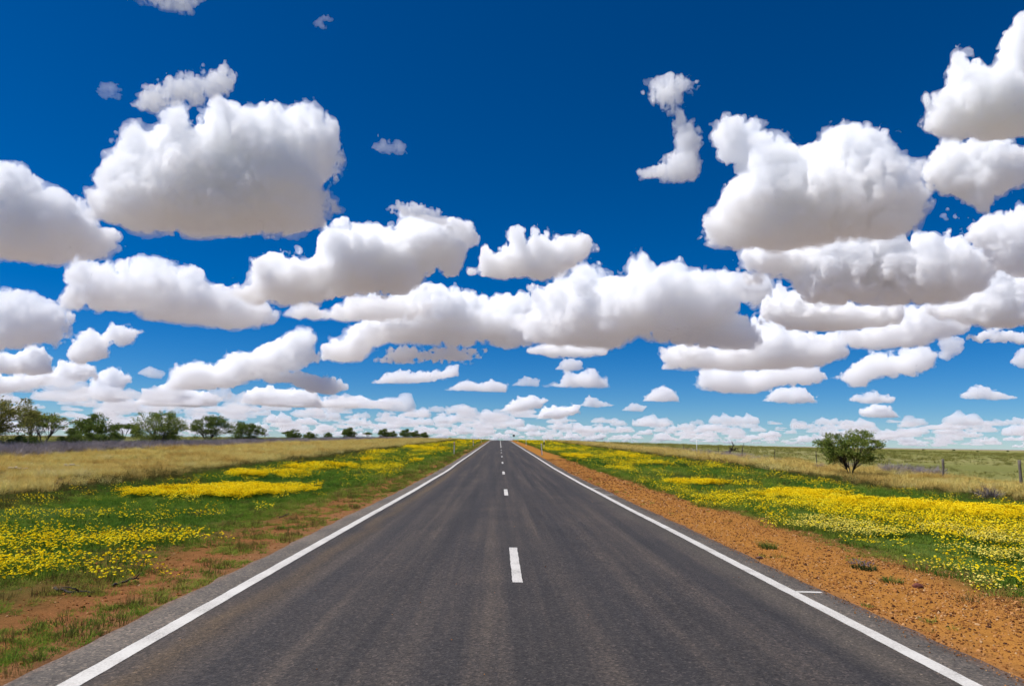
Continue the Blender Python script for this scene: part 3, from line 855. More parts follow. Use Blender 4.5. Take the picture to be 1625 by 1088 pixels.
for lab, k, x, y, s in (
        ('small dark tree with bare trunk standing in the paddock between the dome and umbrella acacias', 'flat', -88.0, 163.0, 1.25),
        ('tiny round dark tree on the horizon right of the umbrella acacia', 'round', -118.0, 250.0, .70),
        ('dark round tree behind the left side of the umbrella acacia', 'round', -92.0, 176.0, .62),
        ('small dark tree low behind the left of the dome acacia', 'round', -93.0, 152.0, .60),
        ('tiny flat topped tree alone on the horizon beyond the wide low acacia', 'flat', -98.0, 318.0, 1.05),
        ('leaning green tree of a pair standing by the grey brush', 'small', -44.0, 147.0, .98),
        ('narrow bushy tree in front of the leaning one', 'small', -38.2, 138.0, .80),
        ('small upright tree alone on the horizon, left of the big round bush', 'small', -64.0, 258.0, .9),
        ('big round dark tree alone, first right of the small upright one', 'round', -42.0, 192.0, .78),
        ('tiny flat crowned tree between the round tree and the far clump', 'flat', -60.0, 312.0, 1.05),
        ('dark rounded tree at the left end of the far clump near the road', 'round', -42.0, 250.0, .86),
        ('low tree second from the left in the far clump', 'round', -44.0, 283.0, .74),
        ('tallest tree in the middle of the far clump', 'round', -45.0, 330.0, 1.12),
        ('fourth tree from the left in the far clump', 'round', -43.0, 352.0, 1.02),
        ('tree at the right end of the far clump next to the road', 'round', -42.0, 385.0, 1.0),
        ('tiny lone tree on the crest between the far clump and the road', 'small', -28.0, 390.0, .7)):
    plant('small_tree', lab, 'tree', T[k], x, y, x * .37, s, G3)
# low dark shrubs strung along the right horizon
rs = np.random.default_rng(77)
for px_, yy_ in ((.150, 520), (.184, 460), (.215, 540), (.235, 430), (.262, 600), (.285, 610), (.297, 590), (.335, 640), (.372, 560), (.405, 640), (.455, 600), (.505, 700), (.555, 520), (.62, 640), (.665, 600), (.70, 480), (.745, 560), (.80, 620)):
    plant('horizon_shrub', 'low dark shrub on the horizon of the right paddock', 'shrub', T['bush'], px_ * yy_, yy_, rs.random() * 6, .55 + .6 * rs.random(), 'shrubs along the right horizon', sink=.1)

# ------------------------------------------------------------------ small plants on the gravel
def weed(name, label, x, y, mat, count, rad, h, seed, heads=0):
    rng = np.random.default_rng(seed)
    V, F = blades(rng, count, rad, h * .5, h, .010, .75)
    z = float(ground_z([x], [y])[0])
    e = tag(obj(name, None, None, (x, y, z)), label, 'weed')
    mm = leaf_mat(name + '_leaves_%d' % seed, mat, .3, island=True)
    obj('leaves', mesh_np('leaves', V, F, mm), e)
    if heads:
        mb = MB()
        for i in range(heads):
            a = rng.random() * 6.28; r = rad * (.3 + .8 * rng.random()); c = np.array([math.cos(a) * r, math.sin(a) * r, h * (.6 + .5 * rng.random())])
            q = .011
            mb.add(np.array([c + [0, 0, q]] + [c + [math.cos(t) * q, math.sin(t) * q, 0] for t in (0, 1.57, 3.14, 4.71)] + [c - [0, 0, q]]), [(0, 1, 2), (0, 2, 3), (0, 3, 4), (0, 4, 1), (5, 2, 1), (5, 3, 2), (5, 4, 3), (5, 1, 4)])
        tag(obj('flower_heads', mb.mesh('flower_heads', simple_mat('heads_%d' % seed, (.13, .085, .10), (.19, .13, .14))), e), kind='stuff')
    return e
GW = [(.05, .10, .02), (.10, .16, .03), (.20, .22, .05)]
weed('weed_clump', 'bright green grassy weed alone on the red gravel, farthest of the three weeds', 4.3, 11.75, GW, 150, .16, .15, 301)
weed('weed_clump', 'dark weed with purple heads on the red gravel', 4.95, 9.95, [(.03, .06, .02), (.05, .09, .03)], 170, .17, .11, 302, 60)
weed('weed_clump', 'small flat green weed in front of the purple headed one', 4.85, 9.05, GW, 120, .14, .08, 303)
z = float(ground_z([17.2], [24.4])[0])
rshr = tag(obj('grey_shrub', twig_t[0], None, (17.2, 24.4, z), .4, .85), 'rounded leafless grey shrub at the near edge of the right dry grass', 'shrub')

# ------------------------------------------------------------------ guide posts, marker posts
POSTW = simple_mat('white_plastic', (.78, .78, .75), (.66, .65, .61), .5, 6)
RED_R = simple_mat('red_reflector', (.45, .02, .02), (.40, .02, .02), .25, 6)
GREY_R = simple_mat('grey_reflector', (.50, .52, .55), (.42, .43, .46), .25, 6)
STEEL = simple_mat('galvanised_steel', (.35, .36, .37), (.27, .28, .29), .45, 9)
DARK = simple_mat('dark_back', (.06, .06, .065), (.045, .045, .05), .5, 6)

def guide_post(label, x, y, hgt=1.0, tilt=0.0, refl=RED_R):
    z = float(ground_z([x], [y])[0])
    e = tag(obj('guide_post', None, None, (x, y, z - .05)), label, 'post', 'guide posts beside the road')
    e.rotation_euler = (0, tilt, 0)
    mb = MB()
    # curved plastic blade with a slanted top
    k = 7; a = np.linspace(-1, 1, k); xx = a * .055; yb = .018 * (1 - a ** 2)
    top = hgt + .05 - .05 * (a + 1) / 2
    V = np.concatenate([np.stack([xx, yb - .008, np.zeros(k)], 1), np.stack([xx, yb - .008, top], 1), np.stack([xx, yb + .012, np.zeros(k)], 1), np.stack([xx, yb + .012, top], 1)])
    i = np.arange(k - 1)
    mb.add(V, np.concatenate([np.stack([i, i + 1, i + 1 + k, i + k], 1), np.stack([i + 2 * k + 1, i + 2 * k, i + 3 * k, i + 3 * k + 1], 1), np.stack([i + k, i + k + 1, i + 3 * k + 1, i + 3 * k], 1),
                              np.array([[0, k, 3 * k, 2 * k], [2 * k - 1, k - 1, 3 * k - 1, 4 * k - 1]])]))
    obj('blade', mb.mesh('blade', POSTW), e)
    mb = MB(); mb.box((-.032, -.020, hgt - .24), (.032, -.002, hgt - .10), .008)
    obj('reflector', mb.mesh('reflector', refl), e)
    return e
guide_post('white guide post on the left verge, nearest of those on the left', -4.75, 69.0, 1.25)
guide_post('white guide post on the left verge, second from the viewer', -4.6, 115.0, 1.05)
guide_post('white guide post on the left verge near the crest', -4.6, 165.0, 1.0)
guide_post('leaning white guide post on the right gravel edge, nearest on the right', 4.15, 71.0, 1.2, -.06, GREY_R)
guide_post('white guide post on the right verge, second from the viewer', 4.9, 133.0, 1.0, 0, GREY_R)
guide_post('white guide post on the right verge near the crest', 4.7, 185.0, 1.0, 0, GREY_R)
guide_post('white guide post on the right verge at the crest itself', 4.6, 250.0, 1.0, 0, GREY_R)

def marker_post(label, x, y, hgt, plate):
    z = float(ground_z([x], [y])[0])
    e = tag(obj('marker_post', None, None, (x, y, z - .05)), label, 'post')
    mb = MB(); mb.tube([(0, 0, 0), (0, 0, hgt * .5), (0, 0, hgt)], .042, 10)
    obj('pole', mb.mesh('pole', POSTW, True), e)
    mb = MB(); mb.tube([(0, 0, hgt), (0, 0, hgt + .03)], [.05, .03], 10)
    obj('cap', mb.mesh('cap', STEEL), e)
    if plate:
        mb = MB(); mb.box((-.09, -.062, hgt * .52), (.09, -.045, hgt * .78), .01)
        obj('plate', mb.mesh('plate', DARK), e)
    return e
marker_post('tall thin white pole standing at the right fence line', 23.9, 84.0, 1.95, False)
marker_post('white pole with a dark plate behind the leaning guide post on the right', 6.3, 101.0, 1.5, True)
z = float(ground_z([7.2], [330.])[0])
e = tag(obj('road_sign', None, None, (6.6, 330., z - .05)), 'small dark sign on a post at the crest, right of the road', 'sign')
mb = MB(); mb.tube([(0, 0, 0), (0, 0, 2.9)], .05, 8); obj('pole', mb.mesh('pole', STEEL), e)
mb = MB(); mb.box((-.5, -.05, 2.05), (.5, -.02, 3.0), .06); obj('sign_board', mb.mesh('sign_board', DARK), e)

# ------------------------------------------------------------------ right hand fence
WOOD = simple_mat('weathered_wood', (.17, .145, .12), (.10, .085, .07), .9, 18, .5)
RUST = simple_mat('fence_steel', (.07, .055, .045), (.05, .042, .038), .7, 18)
fz = [(24.5, 32.5, 'wood'), (24.55, 38.3, 'wood'), (24.5, 53.5, 'steel'), (24.45, 61.6, 'steel'), (24.5, 69.8, 'steel'), (24.5, 77.3, 'steel'), (24.5, 92.2, 'steel'), (24.5, 106.4, 'steel'), (24.5, 121.3, 'steel'), (24.5, 140., 'steel'), (24.5, 162., 'steel'), (24.5, 190., 'steel')]
fence = tag(obj('fence', None, None, (24.5, 32.5, float(ground_z([24.5], [32.5])[0]))), 'sparse wire fence on thin dark posts along the right paddock', 'fence')
bx, by, bz_ = fence.location
rf = np.random.default_rng(31)
tops = []
for x, y, kind in fz:
    z0 = float(ground_z([x], [y])[0])
    hh = 1.12 + .12 * rf.random(); lx, ly = rf.normal(0, .05), rf.normal(0, .03)
    mb = MB()
    if kind == 'wood':
        pz = np.linspace(-.1, hh, 6); pp = np.stack([lx * pz + rf.normal(0, .006, 6), ly * pz, pz], 1)
        mb.tube(pp, .062 + rf.normal(0, .004, 6), 9)
    else:
        pz = np.linspace(-.1, hh, 3); mb.tube(np.stack([lx * pz, ly * pz, pz], 1), .030, 4)
    o = obj('post', mb.mesh('post', WOOD if kind == 'wood' else RUST, kind == 'wood'), fence, (x - bx, y - by, z0 - bz_))
    tops.append((x, y, z0, lx, ly))
for hw in (.35, .65, .95):
    pp = []
    for a, b in zip(tops[:-1], tops[1:]):
        for t in np.linspace(0, 1, 6)[:-1]:
            q = np.array([a[0] + a[3] * hw, a[1], a[2] + hw]) * (1 - t) + np.array([b[0] + b[3] * hw, b[1], b[2] + hw]) * t
            q[2] -= .05 * 4 * t * (1 - t); pp.append(q - [bx, by, bz_])
    mb = MB(); mb.tube(np.array(pp), .0025, 3); obj('wire', mb.mesh('wire', RUST), fence)
# one lone leaning stake behind the fence
mb = MB(); mb.tube([(0, 0, -.1), (.18, 0, .7), (.42, 0, 1.5)], [.05, .045, .03], 6)
tag(obj('leaning_stake', mb.mesh('leaning_stake', RUST), None, (32.5, 93., float(ground_z([32.5], [93.])[0]))), 'leaning dark stake in the paddock behind the right fence', 'stake')

# ------------------------------------------------------------------ dead wood, stones
DEAD = simple_mat('dead_wood', (.060, .045, .036), (.035, .028, .024), .9, 20, .4)
PALEW = simple_mat('bleached_wood', (.52, .47, .40), (.38, .33, .27), .8, 14, .4)
def branch(name, label, cat, pts, r0, mat, forks, seed):
    rng = np.random.default_rng(seed); pts = np.array(pts, float)
    z = float(ground_z([pts[0, 0]], [pts[0, 1]])[0]); o = np.array([pts[0, 0], pts[0, 1], z])
    P = pts - [o[0], o[1], 0]
    e = tag(obj(name, None, None, tuple(o)), label, cat)
    t = np.linspace(0, 1, 12)
    q = np.stack([np.interp(t, np.linspace(0, 1, len(P)), P[:, k]) for k in range(3)], 1) + rng.normal(0, r0 * .5, (12, 3))
    q[:, 2] = np.maximum(q[:, 2], r0 * .6)
    mb = MB(); mb.tube(q, np.linspace(r0, r0 * .45, 12), 7); obj('stem', mb.mesh('stem', mat, True), e)
    for f in range(forks):
        i = rng.integers(3, 10); d = rng.normal(0, 1, 3); d[2] = abs(d[2]) * .6; d /= np.linalg.norm(d)
        L = np.linalg.norm(P[-1] - P[0]) * (.2 + .25 * rng.random())
        mb = MB(); mb.tube([q[i], q[i] + d * L * .5 + [0, 0, .02], q[i] + d * L], [r0 * .5, r0 * .35, r0 * .15], 5); obj('twig', mb.mesh('twig', mat, True), e)
    return e
branch('fallen_branch', 'thin dark curved stick lying in the grass at lower left', 'stick', [(-5.12, 7.95, .03), (-4.95, 7.86, .02), (-4.75, 7.78, .03), (-4.60, 7.80, .03)], .016, DEAD, 2, 401)
branch('fallen_branch', 'short dark stick right of the curved one at lower left', 'stick', [(-4.62, 8.18, .02), (-4.50, 8.28, .05), (-4.42, 8.36, .07)], .016, DEAD, 1, 402)
branch('fallen_branch', 'dark stick beside the bare red patch on the left verge', 'stick', [(-5.0, 15.3, .03), (-4.92, 15.45, .07), (-4.86, 15.6, .09)], .012, DEAD, 1, 403)
branch('fallen_branch', 'dark stick lying in the left verge farther along the road', 'stick', [(-6.2, 37.0, .04), (-5.8, 37.1, .06), (-5.35, 37.2, .04)], .035, DEAD, 2, 404)
branch('fallen_log', 'short bleached log in the dry grass, nearer the left edge', 'log', [(-22.9, 32.3, .17), (-22.5, 32.5, .19), (-22.1, 32.6, .17)], .06, PALEW, 0, 405)
branch('fallen_log', 'short bleached log in the dry grass, right of the other pale one', 'log', [(-22.5, 35.9, .18), (-22.2, 36.1, .19), (-21.9, 36.2, .17)], .055, PALEW, 0, 406)
# dead fallen tree by the right fence
z = float(ground_z([29.0], [88.])[0])
e = tag(obj('dead_tree', None, None, (27.6, 84.5, z - .05)), 'dead fallen tree with bare crooked boughs behind the right fence', 'dead tree')
rd = np.random.default_rng(44)
mb = MB(); mb.tube([(-.1, 0, 0), (.5, .1, .5), (1.0, 0, 1.25), (.8, .1, 1.75)], [.16, .13, .09, .04], 8); obj('trunk', mb.mesh('trunk', DEAD, True), e)
for i in range(11):
    a = rd.random() * 6.28; p0 = np.array([.2 + .9 * rd.random(), 0, .3 + .6 * rd.random()]); d = np.array([math.cos(a), math.sin(a) * .6, .25 * rd.normal()])
    L = .7 + 1.0 * rd.random()
    mb = MB(); mb.tube([p0, p0 + d * L * .5 + [0, 0, .12], p0 + d * L + rd.normal(0, .1, 3) * [1, 1, .5]], [.06, .04, .012], 5); obj('bough', mb.mesh('bough', DEAD, True), e)

def rock(label, x, y, r, seed, col, col2):
    rng = np.random.default_rng(seed)
    import bmesh
    bm = bmesh.new(); bmesh.ops.create_icosphere(bm, subdivisions=3, radius=1.0)
    V = np.array([v.co[:] for v in bm.verts]); F = np.array([[v.index for v in f.verts] for f in bm.faces]); bm.free()
    V = V * (1 + .22 * vnoise(V * 1.3 + seed)[:, None] + .08 * vnoise(V * 4 + seed)[:, None]) * [1.3, .9, .65] * r
    tag(obj('rock', mesh_np('rock', V, F, simple_mat('rock_%d' % seed, col, col2, .9, 9, .4)), None, (x, y, float(ground_z([x], [y])[0]) + r * .35)), label, 'rock')
rock('dark red stone on the gravel right of the purple headed weed', 5.0, 8.75, .052, 501, (.17, .05, .03), (.09, .03, .02))
rock('small dark stone by the seal edge on the right', 3.72, 10.6, .035, 502, (.12, .06, .04), (.07, .04, .03))

# ------------------------------------------------------------------ clouds
# Every cloud is a closed billowing body of evenly dense droplets, one kilometre up.  Each entry:
# label, kind, x, y, base height, metres per detail step, side outline (metres right, metres above the base)
CLOUDS = [
 ('thin grey cloud cut by the top edge at upper left','r',-826,1506,1000,1.31,[(-106,63),(97,141),(91,62),(85,30),(68,15),(40,16),(-11,14),(-51,14),(-83,16)]),
 ('ragged grey cloud floating just above the big white cloud at left','r',-995,1997,1000,1.69,[(-127,15),(-111,58),(-74,84),(-49,111),(-3,132),(43,157),(88,174),(93,201),(115,203),(121,171),(143,169),(143,106),(112,82),(53,29),(25,26),(10,43),(-21,15),(-72,-22),(-110,-28),(-144,-9)]),
 ('small wispy tuft left of the ragged grey cloud','w',-1189,1944,1000,1.67,[(-39,25),(-27,56),(2,65),(33,47),(36,11),(8,-2),(-25,1)]),
 ('biggest puffy white cloud at upper left, with a flat grey base','n',-1366,3172,1000,2.76,[(-551,105),(-493,201),(-492,295),(-447,339),(-375,419),(-297,448),(-240,503),(-189,514),(-165,482),(-113,487),(-89,599),(-47,631),(31,613),(107,650),(174,685),(257,664),(293,646),(313,717),(361,715),(462,670),(540,593),(570,505),(604,458),(562,404),(465,379),(482,291),(549,184),(491,124),(329,48),(169,43),(-13,-2),(-180,-9),(-338,-29),(-409,-3),(-515,15)]),
 ('white cloud cut by the left edge, second from the top there','n',-2673,3885,1000,3.15,[(-384,463),(-216,521),(-112,503),(9,466),(85,431),(171,436),(220,370),(273,274),(350,282),(357,191),(314,99),(241,71),(190,77),(146,25),(17,3),(-120,1),(-335,-22)]),
 ('tiny faint wisp near the top edge, left of centre','w',-452,1561,1000,1.46,[(-28,8),(-13,34),(9,46),(26,36),(25,19),(4,1),(-18,-9)]),
 ('small faint wisp right of the biggest upper left cloud','w',-397,2288,1000,2.18,[(-80,22),(-39,62),(21,58),(79,24),(41,-3),(-47,-5)]),
 ('long white cloud sloping down to the right, below the biggest left cloud','n',-2996,6091,1000,5.08,[(-796,127),(-722,328),(-619,516),(-532,518),(-400,431),(-262,502),(-192,543),(-46,584),(96,473),(175,461),(179,406),(318,379),(474,431),(562,341),(709,301),(796,265),(874,205),(847,123),(704,65),(523,26),(303,39),(72,39),(-42,60),(-190,66),(-266,111),(-443,103),(-616,95),(-734,93)]),
 ('double humped white cloud left of centre with a wisp over its right end','n',-1088,4805,1000,4.36,[(-750,-8),(-649,73),(-651,223),(-586,287),(-476,270),(-369,313),(-272,287),(-192,293),(-230,410),(-170,493),(-74,519),(26,485),(107,536),(223,564),(306,598),(477,614),(669,596),(759,532),(797,426),(747,350),(591,311),(524,244),(459,152),(359,101),(227,66),(14,52),(-147,41),(-208,-13),(-380,-41),(-535,-35),(-657,-34)]),
 ('thin ragged streak of cloud above the double humped cloud','r',-376,3163,1000,3.02,[(-202,92),(-138,136),(-50,133),(28,129),(102,87),(136,54),(193,52),(202,12),(132,4),(65,27),(-47,49),(-114,63)]),
 ('compact heart shaped white cloud just right of the picture centre','n',186,4019,1000,3.81,[(-364,33),(-308,63),(-295,121),(-210,136),(-154,173),(-141,232),(-98,261),(-27,225),(43,269),(114,226),(213,212),(256,249),(312,234),(361,176),(298,118),(228,45),(172,9),(46,-14),(-25,7),(-179,-1),(-292,12)]),
 ('small shaded cloud in front of the left end of the wide central cloud','n',-1200,5659,1000,5.15,[(-574,7),(-506,99),(-416,144),(-302,91),(-225,66),(-153,130),(-43,207),(110,236),(247,215),(384,203),(543,203),(595,145),(548,61),(313,17),(43,2),(-109,-10),(-241,-3),(-444,-15)]),
 ('wide white cloud right over the road in the middle of the sky','n',-829,8365,1000,7.70,[(-646,589),(-427,803),(-200,871),(31,866),(263,890),(469,809),(558,753),(793,792),(999,830),(1238,794),(1328,722),(1151,566),(1094,415),(1125,268),(862,186),(512,219),(52,175),(-234,195),(-629,183),(-793,92),(-844,-24),(-1065,-45),(-1288,-9),(-1266,106),(-1081,284),(-921,433)]),
 ('low ragged cloud strip under the wide central cloud','r',-949,8834,1000,8.13,[(-761,62),(-588,159),(-352,212),(9,193),(370,266),(616,212),(770,207),(696,60),(439,-18),(286,17),(-45,8),(-403,-12),(-669,-19)]),
 ('large white cloud right of the wide central cloud, darker at its upper left','n',1433,6791,1000,6.31,[(-1212,237),(-1115,384),(-992,455),(-1006,605),(-920,703),(-725,746),(-603,842),(-458,887),(-363,809),(-363,710),(-220,705),(-78,774),(109,731),(340,736),(476,683),(591,727),(749,710),(881,646),(1057,593),(1153,520),(1096,451),(919,432),(939,361),(825,246),(601,203),(374,137),(122,117),(-86,96),(-226,3),(-390,-7),(-627,20),(-868,48),(-1161,88)]),
 ('flat white cloudlet tucked under the large cloud right of centre','n',800,7989,1000,7.43,[(-462,76),(-214,211),(61,167),(457,135),(430,29),(144,1),(-213,-1)]),
 ('shaded cloud on top of the stack of clouds right of centre','n',2119,7016,1000,6.33,[(-547,121),(-353,153),(-230,274),(-86,344),(149,360),(335,365),(400,277),(511,188),(529,55),(459,-11),(231,-15),(-23,20),(-282,56),(-402,79)]),
 ('broad white cloud in the stack right of centre, under the shaded one','n',3346,8864,1000,7.87,[(-1141,54),(-1075,239),(-948,347),(-521,301),(-102,428),(50,609),(109,638),(279,568),(530,495),(750,471),(994,446),(1068,323),(1005,117),(785,33),(565,15),(57,-1),(-649,14)]),
 ('lowest flat cloud of the stack right of centre','n',4914,12809,1000,11.24,[(-1175,163),(-1036,456),(-579,514),(-242,416),(51,454),(584,486),(1022,475),(1121,236),(889,145),(327,127),(-90,-17),(-679,7),(-1111,94)]),
 ('biggest ragged white cloud at upper right with blue gaps in it','n',1536,3218,1000,2.87,[(-485,659),(-433,718),(-334,719),(-262,698),(-241,614),(-171,587),(-114,564),(-59,502),(-2,518),(55,533),(90,578),(155,572),(240,563),(312,524),(368,440),(395,374),(444,354),(482,335),(488,263),(502,178),(489,132),(466,76),(404,25),(324,17),(202,38),(108,49),(42,32),(-24,21),(-159,5),(-250,28),(-379,49),(-488,74),(-555,108),(-534,192),(-471,250),(-407,335),(-356,393),(-331,429),(-378,490),(-364,542),(-425,539),(-461,586)]),
 ('tall S shaped wisp of cloud alone in the blue right of centre','r',628,2474,1000,2.37,[(-84,424),(-47,435),(19,443),(73,426),(123,410),(113,351),(67,356),(49,328),(61,287),(74,246),(110,232),(126,162),(124,84),(123,26),(91,-7),(-17,-4),(-62,14),(-108,13),(-124,46),(-89,68),(-43,79),(-6,115),(26,132),(28,191),(20,261),(-26,286),(-71,341),(-90,373)]),
 ('white cloud cut by the top right corner','n',1521,2024,1000,1.78,[(182,367),(113,348),(79,314),(57,272),(61,229),(34,213),(10,238),(-16,238),(-26,284),(-50,319),(-72,300),(-84,226),(-81,165),(-116,150),(-142,167),(-132,121),(-162,86),(-143,55),(-97,22),(-32,8),(31,-8),(152,-9)]),
 ('rounded white cloud on the right edge under the corner cloud','n',1987,2701,1000,2.13,[(-179,234),(-134,301),(-88,334),(-9,325),(73,298),(120,269),(187,210),(186,76),(107,83),(55,42),(26,-16),(-6,1),(-45,52),(-113,87),(-162,152)]),
 ('bright domed cloud under the biggest upper right cloud','n',2490,4579,1000,3.90,[(-777,400),(-704,495),(-600,501),(-467,475),(-270,486),(-174,510),(-19,507),(131,496),(246,454),(313,369),(398,375),(498,405),(592,392),(695,330),(700,215),(635,44),(551,-30),(442,-29),(275,-23),(103,-9),(-135,29),(-290,59),(-384,103),(-429,197),(-509,260),(-610,234),(-694,270),(-762,324)]),
 ('upper puffy cloud of the two stacked at the right edge','n',2871,3761,1000,3.02,[(-180,277),(-56,351),(15,367),(86,397),(217,377),(185,-32),(34,-5),(-53,58),(-103,182)]),
 ('lower wide cloud of the two stacked at the right edge','n',3974,5443,1000,4.36,[(-96,300),(0,475),(120,541),(193,428),(409,390),(379,0),(160,-14),(0,0),(-164,49),(-315,105),(-399,187),(-185,238)]),
 ('flat white cloud directly below the bright domed one','n',2801,5688,1000,4.90,[(-536,189),(-480,317),(-367,378),(-210,344),(-97,270),(90,219),(273,195),(514,188),(505,36),(335,1),(116,-7),(-186,0),(-380,44),(-468,108)]),
 ('grey white cloud between the domed cloud and the low right hand clouds','n',4089,6742,1000,5.55,[(-549,192),(-274,249),(-46,409),(190,438),(368,324),(533,238),(396,127),(232,114),(164,20),(-48,3),(-287,4),(-488,46)]),
 ('low white cloud with a raised right end, at lower right','n',6373,11229,1000,9.37,[(-769,192),(-519,283),(-324,475),(-27,577),(218,492),(366,626),(539,637),(762,506),(662,304),(442,172),(23,182),(-196,120),(-239,6),(-459,12),(-565,122)]),
 ('small detached puff at lower right, beside the low cloud','n',4995,7441,1000,5.83,[(-110,207),(-10,255),(130,196),(127,82),(-28,-31),(-111,6),(-85,95)]),
 ('thin ragged cloud strip at the right edge under the wide cloud','r',4859,6440,1000,4.96,[(-323,92),(-127,190),(162,117),(318,81),(309,-34),(127,-9),(-60,28),(-178,25)]),
 ('puff cut by the right edge just above the horizon clouds','n',6372,8096,1000,6.37,[(-165,57),(-77,207),(-18,239),(184,248),(162,-44),(-92,5)]),
 ('tiny white puff low over the right field, leftmost of that row','n',3687,15612,1000,14.12,[(-395,-1),(-171,240),(49,335),(276,212),(390,1),(-11,-28)]),
 ('small white puff low in the sky left of the lone right tree','n',6702,15663,1000,13.46,[(-552,44),(-329,314),(93,369),(372,242),(539,-4),(25,-28)]),
 ('small flat puff low in the sky just right above the lone tree','n',8399,15295,1000,12.65,[(-465,79),(-34,281),(203,166),(463,118),(394,-5),(-148,-20)]),
 ('small grey puff directly above the horizon bank right of the lone tree','n',12656,22691,1000,18.40,[(-624,216),(-101,455),(324,369),(619,-2),(17,-24),(-451,26)]),
 ('small flat white puff low at far right','n',9597,13282,1000,10.18,[(-460,26),(-203,228),(14,196),(444,-11),(95,-50)]),
 ('shaded white cloud cut by the left edge at mid height','n',-5579,8040,1000,6.16,[(-467,549),(-302,613),(-105,627),(79,596),(247,533),(398,437),(398,179),(292,55),(85,49),(-110,-10),(-406,-64)]),
 ('pale billow under the shaded cloud at the left edge','n',-8173,11622,1000,8.87,[(-60,319),(117,495),(314,493),(447,322),(480,82),(260,18),(-31,25),(-460,-44),(-496,320),(-253,361)]),
 ('small two part cloud puff near the left edge','n',-5319,9212,1000,7.07,[(-412,84),(-325,324),(-200,405),(-59,324),(35,495),(173,493),(389,424),(274,277),(168,217),(28,255),(25,65),(-137,-10),(-237,-67),(-376,-28)]),
 ('long layered cloud low at the left edge','n',-10818,16153,1000,12.09,[(-1065,232),(-482,366),(218,524),(338,722),(663,759),(1008,660),(1087,427),(754,281),(162,146),(-270,-14),(-1031,-108)]),
 ('white puff at the right end of the layered left cloud','n',-11113,19363,1000,15.33,[(-653,196),(-367,372),(-302,701),(124,860),(571,689),(583,543),(402,281),(649,95),(316,-52),(-139,-6)]),
 ('white cloud rising to a peak on its right, low left of centre','n',-5188,14064,1000,11.95,[(-1410,112),(-1288,410),(-955,475),(-609,456),(-406,672),(34,747),(472,1020),(832,1243),(1160,1327),(1294,1060),(1210,854),(1472,719),(1106,589),(973,433),(378,325),(70,190),(-231,38),(-704,-34),(-1397,-58)]),
 ('ragged flat cloud right under the peaked cloud at left','n',-4187,14698,1000,12.99,[(-834,182),(-640,437),(-167,428),(318,348),(662,312),(845,96),(533,-47),(96,3),(-246,140)]),
 ('tiny flat puff in the blue left of the peaked cloud','n',-5967,11744,1000,9.50,[(-219,63),(-55,201),(209,101),(146,-8),(-39,-2)]),
 ('low white puffs above the left hand trees','n',-10426,22275,1000,18.30,[(-1158,31),(-960,385),(-572,462),(-328,758),(226,605),(787,509),(1182,404),(1207,59),(480,-36),(-796,-29)]),
 ('long low cloud above the small trees left of the road','n',-5741,21868,1000,19.31,[(-2276,95),(-2063,462),(-1592,580),(-1102,495),(-402,534),(183,257),(756,364),(1828,292),(2394,233),(1951,31),(196,5),(-1210,-19)]),
 ('flat thin cloud low over the road, left of it','n',-1516,11944,1000,10.88,[(-719,-19),(-466,122),(-229,218),(14,176),(419,229),(711,320),(728,147),(342,54),(20,-4)]),
 ('row of small puffs low in the sky over the left verge','n',-474,13650,1000,12.57,[(-626,12),(-215,234),(67,132),(298,244),(627,119),(559,-13),(-70,-1)]),
 ('tiny flat cloudlet low over the road end','n',447,12056,1000,11.15,[(-231,-3),(-27,157),(230,106),(214,-18)]),
 ('small puffy cloud low just right of the road end','n',1378,12389,1000,11.42,[(-604,25),(-286,96),(-181,323),(31,238),(285,325),(515,143),(598,4),(32,0)]),
 ('small rounded puff between the large cloud and the small puffy one','n',937,9226,1000,8.53,[(-188,-1),(-78,143),(150,128),(187,1),(-14,-35)]),
 ('small slanting puff low above the road end','n',744,22335,1000,20.51,[(-748,-10),(-259,360),(271,527),(744,366),(519,98),(-102,-9)]),
 ('small puff low right of the road end, under the puffy cloud','n',2453,29070,1000,26.67,[(-873,-11),(-630,495),(62,503),(869,610),(870,266),(162,2)]),
 ('tiny flat puff above the right verge near the horizon','n',2569,18208,1000,16.68,[(-463,-4),(-185,234),(461,16),(0,-49)]),
 ('small triangular puff low over the right verge','n',3735,15855,1000,14.34,[(-413,-1),(-169,255),(98,342),(370,179),(408,-15)]),
 ('tiny grey puff left of the triangular one near the horizon','n',4022,20471,1000,18.63,[(-372,-2),(-59,223),(371,120),(239,-40)]),
]


def cloud_mat(name, density):
    m, n, l = mat_new(name)
    out = n.new('ShaderNodeOutputMaterial')
    v = N(n, 'ShaderNodeVolumeScatter', Density=density, Anisotropy=0.0)
    v.inputs['Color'].default_value = (.9975, .9965, 1, 1)
    l.new(v.outputs[0], out.inputs['Volume'])
    return m


def poly_sd(P, X, Y):
    d2 = np.full(X.shape, 1e30, np.float32); ins = np.zeros(X.shape, bool)
    for k in range(len(P)):
        ax, ay = P[k]; bx, by = P[(k + 1) % len(P)]
        ex, ey = bx - ax, by - ay; px, py = X - ax, Y - ay
        t = np.clip((px * ex + py * ey) / (ex * ex + ey * ey + 1e-9), 0, 1)
        d2 = np.minimum(d2, (px - ex * t) ** 2 + (py - ey * t) ** 2)
        if by != ay:
            ins ^= ((ay > Y) != (by > Y)) & (X < ex * (Y - ay) / (by - ay) + ax)
    return np.where(ins, np.sqrt(d2), -np.sqrt(d2)).astype(np.float32)


